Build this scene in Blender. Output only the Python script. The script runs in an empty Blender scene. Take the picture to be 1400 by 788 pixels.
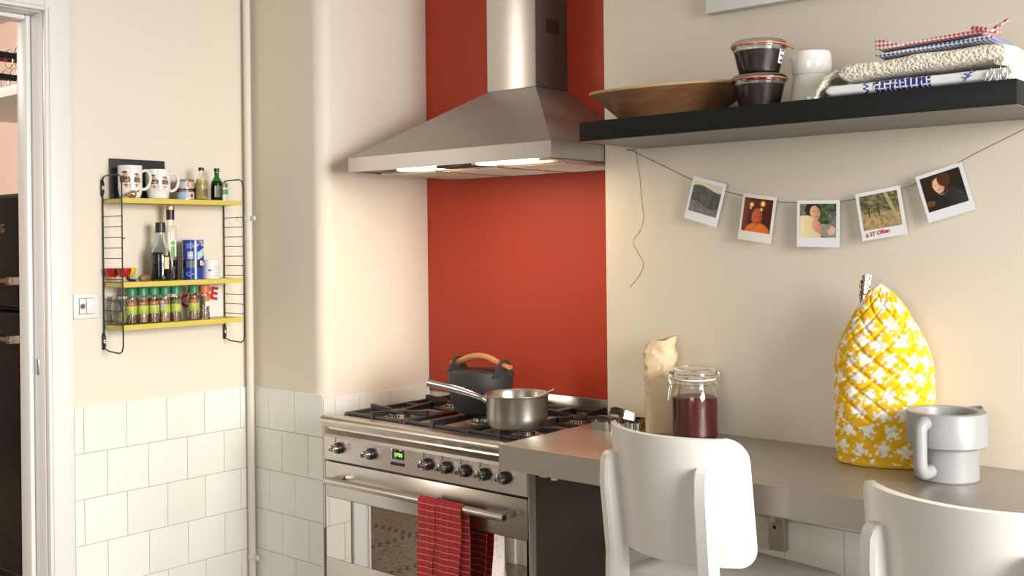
import bpy, bmesh, math, random
import numpy as np
from mathutils import Vector, Matrix
random.seed(7)
sc = bpy.context.scene
COL = sc.collection
PI = math.pi

# ------------------------------------------------------------------ camera, world, lights, exposure
cam_d = bpy.data.cameras.new('camera'); cam = bpy.data.objects.new('camera', cam_d); COL.objects.link(cam)
F_PX, CY = 1464.416, 330.955
cam_d.sensor_width = 36.0; cam_d.lens = F_PX/1400*36
cam_d.shift_y = -(394-CY)/1400
cam_d.clip_start = .05
yaw, roll = math.radians(-40.653915), math.radians(-.6213794)
cam.matrix_world = (Matrix.Translation((0, 0, 1.404)) @ Matrix.Rotation(-yaw, 4, 'Z') @ Matrix.Rotation(PI/2, 4, 'X')
                    @ Matrix.Rotation(roll, 4, 'Z'))
sc.camera = cam

w = bpy.data.worlds.new('sky'); sc.world = w; w.use_nodes = True
bg = w.node_tree.nodes['Background']; bg.inputs[0].default_value = (.80, .90, 1.0, 1); bg.inputs[1].default_value = 1.2

def area_light(name, loc, target, sx, sy, power, color):
    d = bpy.data.lights.new(name, 'AREA'); d.shape = 'RECTANGLE'; d.size = sx; d.size_y = sy
    d.energy = power; d.color = color
    o = bpy.data.objects.new(name, d); COL.objects.link(o); o.location = loc
    o.rotation_euler = (Vector(target)-Vector(loc)).to_track_quat('-Z', 'Y').to_euler()
    return o
# daylight through the kitchen windows: sky light, so it falls downwards
a = area_light('window_daylight_side', (1.60, 1.30, 1.66), (-2.9, 1.46, .25), 1.45, 1.38, 58, (1.0, .967, .94)); a.data.spread = math.radians(90)
a = area_light('window_daylight_front', (-.15, -1.90, 1.66), (-.9, 2.2, .7), 1.55, 1.38, 18, (.97, .98, 1.0)); a.data.spread = math.radians(140)
area_light('pantry_daylight', (-4.9, -1.97, 1.75), (-4.5, 2, 1.65), 1.25, 1.4, 95, (1.0, .90, .82))
area_light('pantry_added_light', (-5.3, .7, 2.56), (-5.5, 1.7, 1.5), .35, .35, 45, (1.0, .86, .76))  # unseen added light, brightens the pantry wall above the shelf
vs = sc.view_settings
vs.view_transform = 'Standard'; vs.look = 'None'; vs.exposure = 0.0; vs.gamma = 1.0; vs.use_curve_mapping = False

# ------------------------------------------------------------------ materials
def lin(r, g, b):
    f = lambda c: (c/255/12.92 if c/255 <= .04045 else ((c/255+.055)/1.055)**2.4)
    return (f(r), f(g), f(b), 1)

class NT:
    def __init__(s, name):
        s.m = bpy.data.materials.new(name); s.m.use_nodes = True
        s.t = s.m.node_tree; s.b = s.t.nodes['Principled BSDF']
    def n(s, typ, **kw):
        nd = s.t.nodes.new(typ)
        for k, v in kw.items():
            if k.startswith('i_'):
                key = k[2:]
                key = int(key) if key.isdigit() else key.replace('_', ' ')
                if hasattr(v, 'is_linked') or isinstance(v, bpy.types.NodeSocket): s.t.links.new(v, nd.inputs[key])
                else: nd.inputs[key].default_value = v
            else: setattr(nd, k, v)
        return nd
    def math(s, op, a, b=None, c=None):
        nd = s.t.nodes.new('ShaderNodeMath'); nd.operation = op
        for i, v in enumerate((a, b, c)):
            if v is None: continue
            if isinstance(v, bpy.types.NodeSocket): s.t.links.new(v, nd.inputs[i])
            else: nd.inputs[i].default_value = v
        return nd.outputs[0]
    def mix(s, fac, a, b):
        nd = s.t.nodes.new('ShaderNodeMix'); nd.data_type = 'RGBA'
        for i, v in ((0, fac), (6, a), (7, b)):
            if isinstance(v, bpy.types.NodeSocket): s.t.links.new(v, nd.inputs[i])
            else: nd.inputs[i].default_value = v
        return nd.outputs[2]
    def obj(s): return s.n('ShaderNodeTexCoord').outputs['Object']
    def mapping(s, vec, scale):
        return s.n('ShaderNodeMapping', i_Vector=vec, i_Scale=scale).outputs[0]
    def noise(s, vec, scale, detail=3, rough=.5):
        return s.n('ShaderNodeTexNoise', i_Vector=vec, i_Scale=scale, i_Detail=detail, i_Roughness=rough).outputs[0]
    def sep(s, vec):
        return s.n('ShaderNodeSeparateXYZ', i_0=vec).outputs
    def set(s, **kw):
        for k, v in kw.items():
            key = k.replace('_', ' ')
            if isinstance(v, bpy.types.NodeSocket): s.t.links.new(v, s.b.inputs[key])
            else: s.b.inputs[key].default_value = v
        return s
    def bump(s, h, strength=.2, dist=.001):
        nd = s.n('ShaderNodeBump', i_Height=h, i_Strength=strength, i_Distance=dist)
        s.t.links.new(nd.outputs[0], s.b.inputs['Normal']); return s

MATS = {}
def simple(name, col, rough=.5, metal=0, coat=0, **kw):
    q = NT(name); q.set(Base_Color=col, Roughness=rough, Metallic=metal, Coat_Weight=coat, **kw)
    v = q.obj(); n = q.noise(v, 60)
    q.t.links.new(q.math('MULTIPLY_ADD', n, .10, max(rough-.05, .02)), q.b.inputs['Roughness'])
    MATS[name] = q.m; return q.m

def paint(name, col, bump=.15):
    q = NT(name); v = q.obj()
    n1 = q.noise(v, 2.2, 4); n2 = q.noise(v, 180, 2)
    c2 = tuple(x*.94 for x in col[:3])+(1,)
    q.set(Base_Color=q.mix(n1, col, c2), Roughness=.62); q.bump(n2, bump, .0006)
    MATS[name] = q.m; return q.m

def steel(name, col=(.50, .465, .42, 1), rough=.30, axis=0, aniso=.5, streak=.06):
    q = NT(name); v = q.obj()
    sc_ = [1900, 1900, 1900]; sc_[axis] = 14
    n = q.noise(q.mapping(v, tuple(sc_)), 1.0, 2)
    n2 = q.noise(v, 7, 3)
    r = q.math('ADD', q.math('MULTIPLY_ADD', n, streak, rough-streak/2), q.math('MULTIPLY_ADD', n2, .08, -.04))
    q.set(Base_Color=col, Metallic=1.0, Roughness=r, Anisotropic=aniso, Anisotropic_Rotation=.25)
    tg = q.n('ShaderNodeTangent', direction_type='RADIAL', axis='Z')
    q.t.links.new(tg.outputs[0], q.b.inputs['Tangent'])
    MATS[name] = q.m; return q.m

def glassmat(name, col=(1, 1, 1, 1), rough=0.0, ior=1.45):
    q = NT(name); v = q.obj(); n = q.noise(v, 25)
    q.set(Base_Color=col, Roughness=rough, IOR=ior, Transmission_Weight=1.0); q.bump(n, .03, .0004)
    MATS[name] = q.m; return q.m

def printmat(name, rough=.5, coat=0):
    q = NT(name)
    a = q.n('ShaderNodeVertexColor', layer_name='Col')
    q.set(Base_Color=a.outputs[0], Roughness=rough, Coat_Weight=coat); MATS[name] = q.m; return q.m

WALL = paint('wall_paint', (.775, .705, .59, 1))
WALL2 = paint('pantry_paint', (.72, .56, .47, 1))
CEIL = paint('ceiling_paint', (.80, .77, .70, 1))
WHITE_PAINT = paint('white_gloss_paint', (.80, .80, .775, 1), .05)
WHITE_PAINT.node_tree.nodes['Principled BSDF'].inputs['Roughness'].default_value = .35
PIPE_PAINT = paint('pipe_paint', (.74, .68, .58, 1), .05)
RED = paint('red_splashback_paint', (.50, .046, .014, 1), .03)
RED.node_tree.nodes['Principled BSDF'].inputs['Roughness'].default_value = .58
STEEL = steel('brushed_steel')
STEEL_V = steel('brushed_steel_upright', axis=2)
STEEL_D = steel('hob_steel', col=(.52, .45, .37, 1), rough=.42)
STEEL_COUNTER = steel('worktop_steel', col=(.50, .475, .44, 1), rough=.44, aniso=.0)
HOODSTEEL = steel('hood_steel', col=(.40, .375, .34, 1), rough=.46, aniso=.2)
HOODSTEEL.node_tree.nodes['Principled BSDF'].inputs['Metallic'].default_value = .72
DUCTSHADE = simple('steel_shaded_side', (.15, .14, .12, 1), .5, .45)  # darker copy of the duct steel, the side's dim reflection put into the colour
DUCTSTEEL = steel('duct_steel', col=(.62, .595, .56, 1), rough=.40, aniso=.85)
CHROME = simple('chrome', (.72, .70, .67, 1), .10, 1.0)
BLACK = simple('black_plastic', (.012, .012, .013, 1), .35)
BLACK_WIRE = simple('black_wire', (.018, .017, .017, 1), .4)
IRON = simple('cast_iron', (.022, .022, .024, 1), .55)
GRATE = simple('grate_iron', (.02, .02, .022, 1), .45)
WHITE_CHAIR = paint('chair_lacquer', (.72, .70, .65, 1), .04)
WHITE_CHAIR.node_tree.nodes['Principled BSDF'].inputs['Roughness'].default_value = .32
CERAMIC = simple('white_ceramic', (.80, .79, .75, 1), .08, 0, .5)
CERAMIC2 = simple('cream_ceramic', (.74, .71, .64, 1), .10, 0, .5)
GREYPOT = simple('grey_stoneware', (.26, .258, .255, 1), .38)
YELLOW_SHELF = simple('yellow_enamel', (.60, .50, .10, 1), .35)
GLASS = glassmat('clear_glass')
GLASS_AQUA = glassmat('pale_green_glass', (.90, .97, .95, 1))
GLASS_GREEN = glassmat('green_glass', (.10, .45, .12, 1))
JAM = simple('red_jam', (.12, .007, .008, 1), .3, Subsurface_Weight=0.0)
JAM_D = simple('dark_jam', (.022, .007, .007, 1), .4)
RUBBER = simple('orange_rubber', (.62, .16, .07, 1), .5)
DARKLIQ = simple('dark_vinegar', (.012, .008, .008, 1), .1)
OILLIQ = simple('pale_oil', (.62, .50, .14, 1), .15)
SHELF_BLACK = simple('shelf_black', (.008, .008, .0075, 1), .5, Specular_IOR_Level=.25)
PLASTIC_W = simple('white_plastic', (.80, .79, .76, 1), .3)
WOOD_H = None

def wood(name, c1, c2, axis=0, rough=.5, scale=1.0):
    q = NT(name); v = q.obj()
    s = [22*scale]*3; s[axis] = 2.2*scale
    n = q.noise(q.mapping(v, tuple(s)), 2.0, 5, .6)
    r = q.n('ShaderNodeValToRGB', i_0=n); r.color_ramp.elements[0].position = .3; r.color_ramp.elements[1].position = .7
    r.color_ramp.elements[0].color = c1; r.color_ramp.elements[1].color = c2
    q.set(Base_Color=r.outputs[0], Roughness=rough); q.bump(n, .1, .0006)
    MATS[name] = q.m; return q.m
WOOD_H = wood('handle_wood', (.36, .13, .04, 1), (.56, .24, .085, 1), 0, .4, 2)
WOOD_B = wood('bowl_wood', (.17, .075, .032, 1), (.30, .145, .065, 1), 0, .45)
WOOD_M = wood('dark_wood', (.16, .08, .045, 1), (.30, .16, .09, 1), 0, .5, 3)

def tilemat(name, col):
    q = NT(name); v = q.obj()
    oi = q.n('ShaderNodeObjectInfo').outputs['Random']
    n = q.noise(v, 9, 3)
    c2 = (col[0]*.93, col[1]*.935, col[2]*.90, 1)
    f = q.math('MULTIPLY_ADD', oi, .75, q.math('MULTIPLY_ADD', n, .5, -.12))
    q.set(Base_Color=q.mix(f, col, c2), Roughness=.16, Coat_Weight=.3); q.bump(n, .03, .002)
    MATS[name] = q.m; return q.m
TILE = tilemat('glazed_tile', (.86, .855, .80, 1))


# terrazzo floor with checker border strips of black and white mosaic
def floormat():
    q = NT('terrazzo'); v = q.obj(); x, y, z = q.sep(v)
    vo = q.n('ShaderNodeTexVoronoi', i_Vector=v, i_Scale=110.0)
    r = q.n('ShaderNodeValToRGB', i_0=vo.outputs['Color'])
    e = r.color_ramp.elements
    e[0].color = (.07, .058, .042, 1); e[1].color = (.30, .25, .185, 1)
    k = r.color_ramp.elements.new(.45); k.color = (.17, .14, .10, 1)
    base = r.outputs[0]
    P = .024
    chk = q.math('MODULO', q.math('ADD', q.math('FLOOR', q.math('DIVIDE', q.math('ADD', x, 50), P)), q.math('FLOOR', q.math('DIVIDE', q.math('ADD', y, 50), P))), 2)
    cc = q.mix(chk, (.018, .018, .018, 1), (.22, .20, .165, 1))
    def band(co, a, wd):
        return q.math('MULTIPLY', q.math('GREATER_THAN', co, a), q.math('LESS_THAN', co, a+wd))
    m = None
    for bnd in (band(x, -3.39, P*2), band(y, .45, P*2), band(x, -3.75, P*2), band(y, 1.60, P*2)):
        m = bnd if m is None else q.math('MAXIMUM', m, bnd)
    q.set(Base_Color=q.mix(m, base, cc), Roughness=.3)
    return q.m
FLOOR = floormat()

def emit(name, col, strength):
    q = NT(name); q.set(Base_Color=col, Emission_Color=col, Emission_Strength=strength); MATS[name] = q.m; return q.m
PRINT = printmat('flat_print', .45)
PRINT_GLOSS = printmat('glossy_print', .22, .3)
PRINT_CLOTH = printmat('woven_print', .9)

# ------------------------------------------------------------------ mesh building
class G:
    def __init__(s): s.v = []; s.f = []
    def add(s, vs_, fs):
        o = len(s.v); s.v += [tuple(p) for p in vs_]; s.f += [tuple(i+o for i in f) for f in fs]; return s
    def box(s, x0, x1, y0, y1, z0, z1, b=0.0, seg=2):
        if b <= 0:
            return s.add([(x0,y0,z0),(x1,y0,z0),(x1,y1,z0),(x0,y1,z0),(x0,y0,z1),(x1,y0,z1),(x1,y1,z1),(x0,y1,z1)],
                         [(0,3,2,1),(4,5,6,7),(0,1,5,4),(1,2,6,5),(2,3,7,6),(3,0,4,7)])
        bm = bmesh.new(); bmesh.ops.create_cube(bm, size=1)
        for v in bm.verts: v.co = ((x0+x1)/2+v.co.x*(x1-x0), (y0+y1)/2+v.co.y*(y1-y0), (z0+z1)/2+v.co.z*(z1-z0))
        bmesh.ops.bevel(bm, geom=list(bm.edges), offset=b, segments=seg, profile=.5, affect='EDGES')
        return s.bm(bm)
    def bm(s, bm, M=None):
        bm.verts.index_update()
        vs_ = [(M @ v.co if M else v.co) for v in bm.verts]
        s.add(vs_, [[v.index for v in f.verts] for f in bm.faces]); bm.free(); return s
    def lathe(s, prof, n=32, c=(0, 0, 0), cap=True, M=None):
        vs_, fs = [], []
        for r, z in prof:
            for i in range(n):
                a = 2*PI*i/n; p = Vector((r*math.cos(a), r*math.sin(a), z))
                if M: p = M @ p
                vs_.append((p.x+c[0], p.y+c[1], p.z+c[2]))
        m = len(prof)
        for j in range(m-1):
            for i in range(n):
                k = (i+1) % n
                fs.append((j*n+i, j*n+k, (j+1)*n+k, (j+1)*n+i))
        if cap:
            if prof[0][0] > 1e-5: fs.append(tuple(reversed(range(n))))
            if prof[-1][0] > 1e-5: fs.append(tuple(range((m-1)*n, m*n)))
        return s.add(vs_, fs)
    def tube(s, pts, r, n=8, closed=False, smooth=0, ry=None, up=None):
        pts = [Vector(p) for p in pts]
        rs = r if isinstance(r, (list, tuple)) else [r]*len(pts)
        if smooth:
            q, qr = [], []
            N = len(pts)
            rng = range(N) if closed else range(N-1)
            for i in rng:
                p0 = pts[(i-1) % N] if (closed or i > 0) else pts[0]
                p1, p2 = pts[i], pts[(i+1) % N]
                p3 = pts[(i+2) % N] if (closed or i+2 < N) else pts[-1]
                for k in range(smooth):
                    t = k/smooth
                    q.append(.5*((2*p1)+(p2-p0)*t+(2*p0-5*p1+4*p2-p3)*t*t+(3*p1-p0-3*p2+p3)*t**3))
                    qr.append(rs[i]*(1-t)+rs[(i+1) % N]*t)
            if not closed: q.append(pts[-1]); qr.append(rs[-1])
            pts, rs = q, qr
        N = len(pts); vs_, fs = [], []
        prev = None
        for i in range(N):
            a = pts[(i-1) % N] if (closed or i > 0) else pts[0]
            b = pts[(i+1) % N] if (closed or i < N-1) else pts[-1]
            t = (b-a).normalized()
            if up is not None: u = Vector(up)-t*t.dot(Vector(up)); u.normalize()
            elif prev is None:
                u = t.orthogonal().normalized()
            else:
                u = prev-t*prev.dot(t); u.normalize()
            prev = u; w_ = t.cross(u)
            for k in range(n):
                an = 2*PI*(k+.5)/n
                p = pts[i]+u*rs[i]*math.cos(an)+w_*(ry if ry else rs[i])*math.sin(an)
                vs_.append(tuple(p))
        for i in range(N if closed else N-1):
            j = (i+1) % N
            for k in range(n):
                l = (k+1) % n
                fs.append((i*n+k, i*n+l, j*n+l, j*n+k))
        if not closed:
            fs.append(tuple(reversed(range(n)))); fs.append(tuple(range((N-1)*n, N*n)))
        return s.add(vs_, fs)
    def prism(s, poly, axis, a, b):
        def P(p, d):
            return {'x': (d, p[0], p[1]), 'y': (p[0], d, p[1]), 'z': (p[0], p[1], d)}[axis]
        n = len(poly)
        vs_ = [P(p, a) for p in poly]+[P(p, b) for p in poly]
        fs = [tuple(range(n)), tuple(reversed(range(n, 2*n)))]
        for i in range(n): fs.append((i, (i+1) % n+0, (i+1) % n+n, i+n))
        return s.add(vs_, fs)
    def grid(s, fn, nu, nv, cu=False, cv=False):
        vs_ = [fn(u/(nu if cu else nu-1), v/(nv if cv else nv-1)) for v in range(nv) for u in range(nu)]
        fs = []
        for v in range(nv if cv else nv-1):
            for u in range(nu if cu else nu-1):
                a, b = v*nu+u, v*nu+(u+1) % nu; c, d = ((v+1) % nv)*nu+(u+1) % nu, ((v+1) % nv)*nu+u
                fs.append((a, b, c, d))
        return s.add(vs_, fs)
    def slab(s, fn, nu, nv, t):
        """sheet fn(u,v)->point with thickness t along its own normal, closed at the rim"""
        P = [[Vector(fn(u/(nu-1), v/(nv-1))) for u in range(nu)] for v in range(nv)]
        top, bot = [], []
        for v in range(nv):
            for u in range(nu):
                du = P[v][min(u+1, nu-1)]-P[v][max(u-1, 0)]; dv = P[min(v+1, nv-1)][u]-P[max(v-1, 0)][u]
                n = du.cross(dv); n = n.normalized() if n.length > 1e-12 else Vector((0, 0, 1))
                top.append(P[v][u]+n*t/2); bot.append(P[v][u]-n*t/2)
        o = nu*nv; fs = []
        for v in range(nv-1):
            for u in range(nu-1):
                a, b, c, d = v*nu+u, v*nu+u+1, (v+1)*nu+u+1, (v+1)*nu+u
                fs.append((a, b, c, d)); fs.append((o+d, o+c, o+b, o+a))
        rim = [v_ for v_ in range(nu)]+[(k+1)*nu-1 for k in range(1, nv)]+[(nv-1)*nu+k for k in range(nu-2, -1, -1)]+[k*nu for k in range(nv-2, 0, -1)]
        for i in range(len(rim)):
            a, b = rim[i], rim[(i+1) % len(rim)]
            fs.append((b, a, o+a, o+b))
        return s.add(top+bot, fs)
    def xf(s, M):
        s.v = [tuple(M @ Vector(p)) for p in s.v]; return s
    def build(s, name, mat, parent=None, loc=None, rot=None, label=None, sharp=35, flip=False):
        me = bpy.data.meshes.new(name); me.from_pydata(s.v, [], s.f); me.update()
        bm = bmesh.new(); bm.from_mesh(me); bmesh.ops.recalc_face_normals(bm, faces=bm.faces)
        bm.to_mesh(me); bm.free()
        me.polygons.foreach_set('use_smooth', [True]*len(me.polygons))
        me.set_sharp_from_angle(angle=math.radians(sharp))
        if mat: me.materials.append(mat)
        o = bpy.data.objects.new(name, me); COL.objects.link(o)
        if parent: o.parent = parent
        if loc: o.location = loc
        if rot: o.rotation_euler = rot
        if label: o['label'] = label
        return o

def tag(o, label, cat, group=None):
    o['label'] = label; o['category'] = cat
    if group: o['group'] = group
    return o
def thing(name, label, cat, loc=(0, 0, 0), rz=0, group=None):
    o = bpy.data.objects.new(name, None); COL.objects.link(o); o.location = loc; o.rotation_euler = (0, 0, rz)
    o.empty_display_size = .05
    return tag(o, label, cat, group)
def struct(o): o['kind'] = 'structure'; return o
def dup(o, parent=None):
    c = o.copy(); COL.objects.link(c)
    if parent: c.parent = parent
    for ch in list(o.children): dup(ch, c)
    return c
def inst(name, src, parent, loc, rot=None, scale=None):
    o = bpy.data.objects.new(name, src.data if hasattr(src, 'data') else src); COL.objects.link(o)
    o.parent = parent; o.location = loc
    if rot: o.rotation_euler = rot
    if scale: o.scale = scale
    return o

def raster(name, mat, fn, col, nu, nv, parent=None, loc=None, rot=None, label=None):
    """flat print: a fine sheet fn(u,v)->point whose vertices carry the printed colour col(u,v)->(r,g,b) in sRGB 0..255"""
    g = G().grid(fn, nu, nv)
    me = bpy.data.meshes.new(name); me.from_pydata(g.v, [], g.f); me.update()
    a = me.color_attributes.new('Col', 'FLOAT_COLOR', 'POINT')
    arr = []
    for v in range(nv):
        for u in range(nu):
            arr += list(lin(*[min(255, max(0, c)) for c in col(u/(nu-1), v/(nv-1))]))
    a.data.foreach_set('color', arr)
    me.polygons.foreach_set('use_smooth', [True]*len(me.polygons))
    me.materials.append(mat)
    o = bpy.data.objects.new(name, me); COL.objects.link(o)
    if parent: o.parent = parent
    if loc: o.location = loc
    if rot: o.rotation_euler = rot
    if label: o['label'] = label
    return o

def text_mesh(name, body, size, mat, parent, M, depth=.0006, shear=0, bold=0, label=None):
    cu = bpy.data.curves.new(name, 'FONT'); cu.body = body; cu.size = size; cu.extrude = depth; cu.shear = shear
    cu.align_x = 'CENTER'; cu.align_y = 'CENTER'; cu.offset = bold; cu.resolution_u = 3
    t = bpy.data.objects.new(name, cu); COL.objects.link(t)
    me = bpy.data.meshes.new_from_object(t.evaluated_get(bpy.context.evaluated_depsgraph_get()))
    bpy.data.objects.remove(t); me.name = name
    me.transform(M); me.materials.clear(); me.materials.append(mat)
    o = bpy.data.objects.new(name, me); COL.objects.link(o); o.parent = parent
    if label: o['label'] = label
    return o
rnd = random.Random(3)
def hsh(i, j, s=0):
    x = math.sin(i*127.1+j*311.7+s*74.7)*43758.5453; return x-math.floor(x)
def vnoise(x, y, s=0):
    i, j = math.floor(x), math.floor(y); fx, fy = x-i, y-j
    fx = fx*fx*(3-2*fx); fy = fy*fy*(3-2*fy)
    return (hsh(i, j, s)*(1-fx)+hsh(i+1, j, s)*fx)*(1-fy)+(hsh(i, j+1, s)*(1-fx)+hsh(i+1, j+1, s)*fx)*fy
def fbm(x, y, s=0): return .55*vnoise(x, y, s)+.3*vnoise(x*2.1, y*2.1, s+1)+.15*vnoise(x*4.3, y*4.3, s+2)
def mixc(a, b, t): t = max(0, min(1, t)); return tuple(a[i]*(1-t)+b[i]*t for i in range(3))
def ell(u, v, cx, cy, rx, ry, rot=0):
    dx, dy = u-cx, v-cy; c, s_ = math.cos(rot), math.sin(rot)
    a, b = (dx*c+dy*s_)/rx, (-dx*s_+dy*c)/ry
    return a*a+b*b

# ------------------------------------------------------------------ the room
XL, YB, XA, YR, XR, YW, ZC = -2.974, 2.133, -2.606, 2.597, -1.696, 2.363, .92
CEILZ = 2.62
YJ = 1.431            # door jamb nearest the stove
fl = struct(G().box(-7.4, 1.9, -2.2, 2.8, -.10, 0).build('floor', FLOOR))
ce = struct(G().box(-7.4, 1.9, -2.2, 2.8, CEILZ, CEILZ+.1).build('ceiling', CEIL))
# left wall with the doorway
g = G(); g.box(XL-.12, XL, YJ+.018, YB, 0, CEILZ); g.box(XL-.12, XL, .50, YJ+.018, 2.085, CEILZ); g.box(XL-.12, XL, -2.0, .50, 0, CEILZ)
wl = struct(g.build('wall_left', WALL))
# chimney breast with a plastered round corner above the tiles
R_ = .045
poly = [(XL-.12, YB), (XA-R_, YB)]
poly = [(XL, YB)]+[(XA-R_+R_*math.sin(a), YB+R_-R_*math.cos(a)) for a in [k*PI/2/8 for k in range(9)]]+[(XA, 2.75), (XL, 2.75)]
g = G().prism(poly, 'z', .929, CEILZ)
g.box(XL, XA-.0015, YB+.0015, 2.75, 0, .929)
wb = struct(g.build('wall_chimney_breast', WALL))
# back of the cooking niche
wn = struct(G().box(XA, XR, YR, 2.75, 0, CEILZ).build('wall_back', WALL))
wr = struct(G().box(XR, 1.9, YW, 2.75, 0, CEILZ, .004).build('wall_right', WALL))
# rest of the kitchen (behind the camera): window walls
g = G(); y0, y1, z0, z1 = .55, 2.05, .92, 2.32
g.box(1.6, 1.72, -2.0, y0, 0, CEILZ); g.box(1.6, 1.72, y1, YW, 0, CEILZ); g.box(1.6, 1.72, y0, y1, 0, z0); g.box(1.6, 1.72, y0, y1, z1, CEILZ)
struct(g.build('wall_window_side', WALL))
g = G(); x0, x1 = -.95, .65
g.box(-2.97, x0, -2.0, -1.88, 0, CEILZ); g.box(x1, 1.6, -2.0, -1.88, 0, CEILZ); g.box(x0, x1, -2.0, -1.88, 0, z0); g.box(x0, x1, -2.0, -1.88, z1, CEILZ)
struct(g.build('wall_front', WALL))
wf = G()
for a, b in ((y0, y0+.05), (y1-.05, y1), ((y0+y1)/2-.03, (y0+y1)/2+.03)): wf.box(1.63, 1.69, a, b, z0, z1)
wf.box(1.631, 1.689, y0, y1, z0, z0+.05); wf.box(1.631, 1.689, y0, y1, z1-.05, z1)
struct(wf.build('window_1', WHITE_PAINT))
wf = G()
for a, b in ((x0, x0+.05), (x1-.05, x1), ((x0+x1)/2-.03, (x0+x1)/2+.03)): wf.box(a, b, -1.96, -1.90, z0, z1)
wf.box(x0, x1, -1.959, -1.901, z0, z0+.05); wf.box(x0, x1, -1.959, -1.901, z1-.05, z1)
struct(wf.build('window_2', WHITE_PAINT))
# the room beyond the door
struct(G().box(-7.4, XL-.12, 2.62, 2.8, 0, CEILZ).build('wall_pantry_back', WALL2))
struct(G().box(-7.4, -7.28, -2.0, 2.62, 0, CEILZ).build('wall_pantry_left', paint('pantry_unseen_dark', (.16, .11, .085, 1))))  # unseen wall, coloured dark so the fridge front reflects little light
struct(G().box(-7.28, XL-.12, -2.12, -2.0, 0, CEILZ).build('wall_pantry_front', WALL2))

# red panel
sp = G().box(XA+.001, XR-.001, YR-.006, YR-.0005, .90, CEILZ-.002, .001).build('red_splashback', RED)
tag(sp, 'tall plain red panel on the niche wall behind the stove', 'splashback')

# ---- door frame
dr = struct(bpy.data.objects.new('door_1', None)); COL.objects.link(dr)
D0, D1, ZT = YJ, .52, 2.067
# jamb lining right, header lining, left
G().box(XL-.122, XL+.002, D0, D0+.0175, 0, ZT+.0175, .0015).build('jamb', WHITE_PAINT, dr)
G().box(XL-.122, XL+.002, D1-.0175, D1, 0, ZT+.0175, .0015).build('jamb', WHITE_PAINT, dr)
G().box(XL-.122, XL+.002, D1+.0005, D0-.0005, ZT, ZT+.0175, .0015).build('door_head', WHITE_PAINT, dr)
# stop
G().box(XL-.121, XL-.059, D0-.014, D0-.0003, 0, ZT-.0005, .004).build('door_stop', WHITE_PAINT, dr)
G().box(XL-.121, XL-.059, D1+.0003, D1+.014, 0, ZT-.0005, .004).build('door_stop', WHITE_PAINT, dr)
G().box(XL-.121, XL-.059, D1+.0145, D0-.0145, ZT-.014, ZT-.0006, .004).build('door_stop', WHITE_PAINT, dr)
# casing: flat board with a bead on the inner edge, on the kitchen face
def casing(y0, y1, z0, z1, inner):
    g = G(); g.box(XL+.0005, XL+.018, y0, y1, z0, z1, .003)
    return g
def casing_side(ys, name='casing'):
    # ys: +1 right of the opening, -1 left
    a = D0+.004 if ys > 0 else D1-.004-.0745
    g = G().box(XL+.0025, XL+.017, a, a+.0745, 0, ZT+.083, .003)
    o = g.build(name, WHITE_PAINT, dr)
    b = D0+.002 if ys > 0 else D1-.002-.013
    G().box(XL+.003, XL+.024, b, b+.011, 0, ZT+.0145, .004).build('casing_bead', WHITE_PAINT, o)
    b2 = D0+.0145 if ys > 0 else D1-.0145-.004
    G().box(XL+.003, XL+.020, b2, b2+.004, 0, ZT+.018, .0015).build('casing_bead', WHITE_PAINT, o)
casing_side(1); casing_side(-1)
o = G().box(XL+.0025, XL+.017, D1-.004, D0+.004, ZT+.004, ZT+.083, .003).build('casing', WHITE_PAINT, dr)
G().box(XL+.003, XL+.024, D1-.002, D0+.002, ZT+.002, ZT+.0135, .004).build('casing_bead', WHITE_PAINT, o)
G().box(XL+.003, XL+.020, D1-.002, D0+.002, ZT+.0145, ZT+.0185, .0015).build('casing_bead', WHITE_PAINT, o)
# strike plate let into the jamb
G().box(XL-.052, XL-.030, D0-.0015, D0-.0002, 1.040, 1.085, .0006).build('strike_plate', STEEL_V, dr, label='small steel strike plate on the door jamb')

# ---- tiles: every tile its own piece of the wall
def tile_mesh(w_, h_, name='tile'):
    """tile lying in local xz, face towards -y"""
    g = G().box(-w_/2+.0006, w_/2-.0006, -.006, 0, -h_/2+.0006, h_/2-.0006, .0009, 1)
    me = bpy.data.meshes.new(name); me.from_pydata(g.v, [], g.f); me.update()
    me.materials.append(TILE); return me
TM = {}
def put_tile(parent, w_, h_, loc, rz):
    k = (round(w_, 3), round(h_, 3))
    if k not in TM: TM[k] = tile_mesh(w_, h_)
    j = .0022
    return inst('tile', TM[k], parent, loc, (rnd.uniform(-j, j), 0, rz+rnd.uniform(-j, j)))
PT = .1332; ZTOP = .9367
# left wall: face towards +x  (local -y -> +x : rz = +90deg)
for r in range(7):
    zc = ZTOP-(r+.5)*PT
    y = (1.543 if r % 2 == 0 else 1.480)
    edges = [1.5145]
    while y < YB-.005:
        if y > 1.5145+.01: edges.append(y)
        y += .1341
    edges.append(YB-.0005)
    for a, b in zip(edges[:-1], edges[1:]):
        if b-a > .012: put_tile(wl, b-a, PT, (XL+.0005, (a+b)/2, zc), PI/2)
# chimney breast front, face -y
for r in range(7):
    zc = ZTOP-(r+.5)*PT
    x = (-2.879 if r % 2 == 0 else -2.813)
    edges = [XL+.0065]
    while x < XA-.06:
        edges.append(x); x += .1341
    edges.append(XA-.0005)
    for a, b in zip(edges[:-1], edges[1:]): put_tile(wb, b-a, PT, ((a+b)/2, YB, zc), 0)
# niche side, face +x : low tiled upstand beside the hob
edges = [YB-.0055, 2.173, 2.274, 2.376, 2.4065, YR-.008]
for r in range(3):
    for a, b in zip(edges[:-1], edges[1:]): put_tile(wb, b-a, PT, (XA+.0002, (a+b)/2, .9246-(r+.5)*PT), PI/2)
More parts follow.
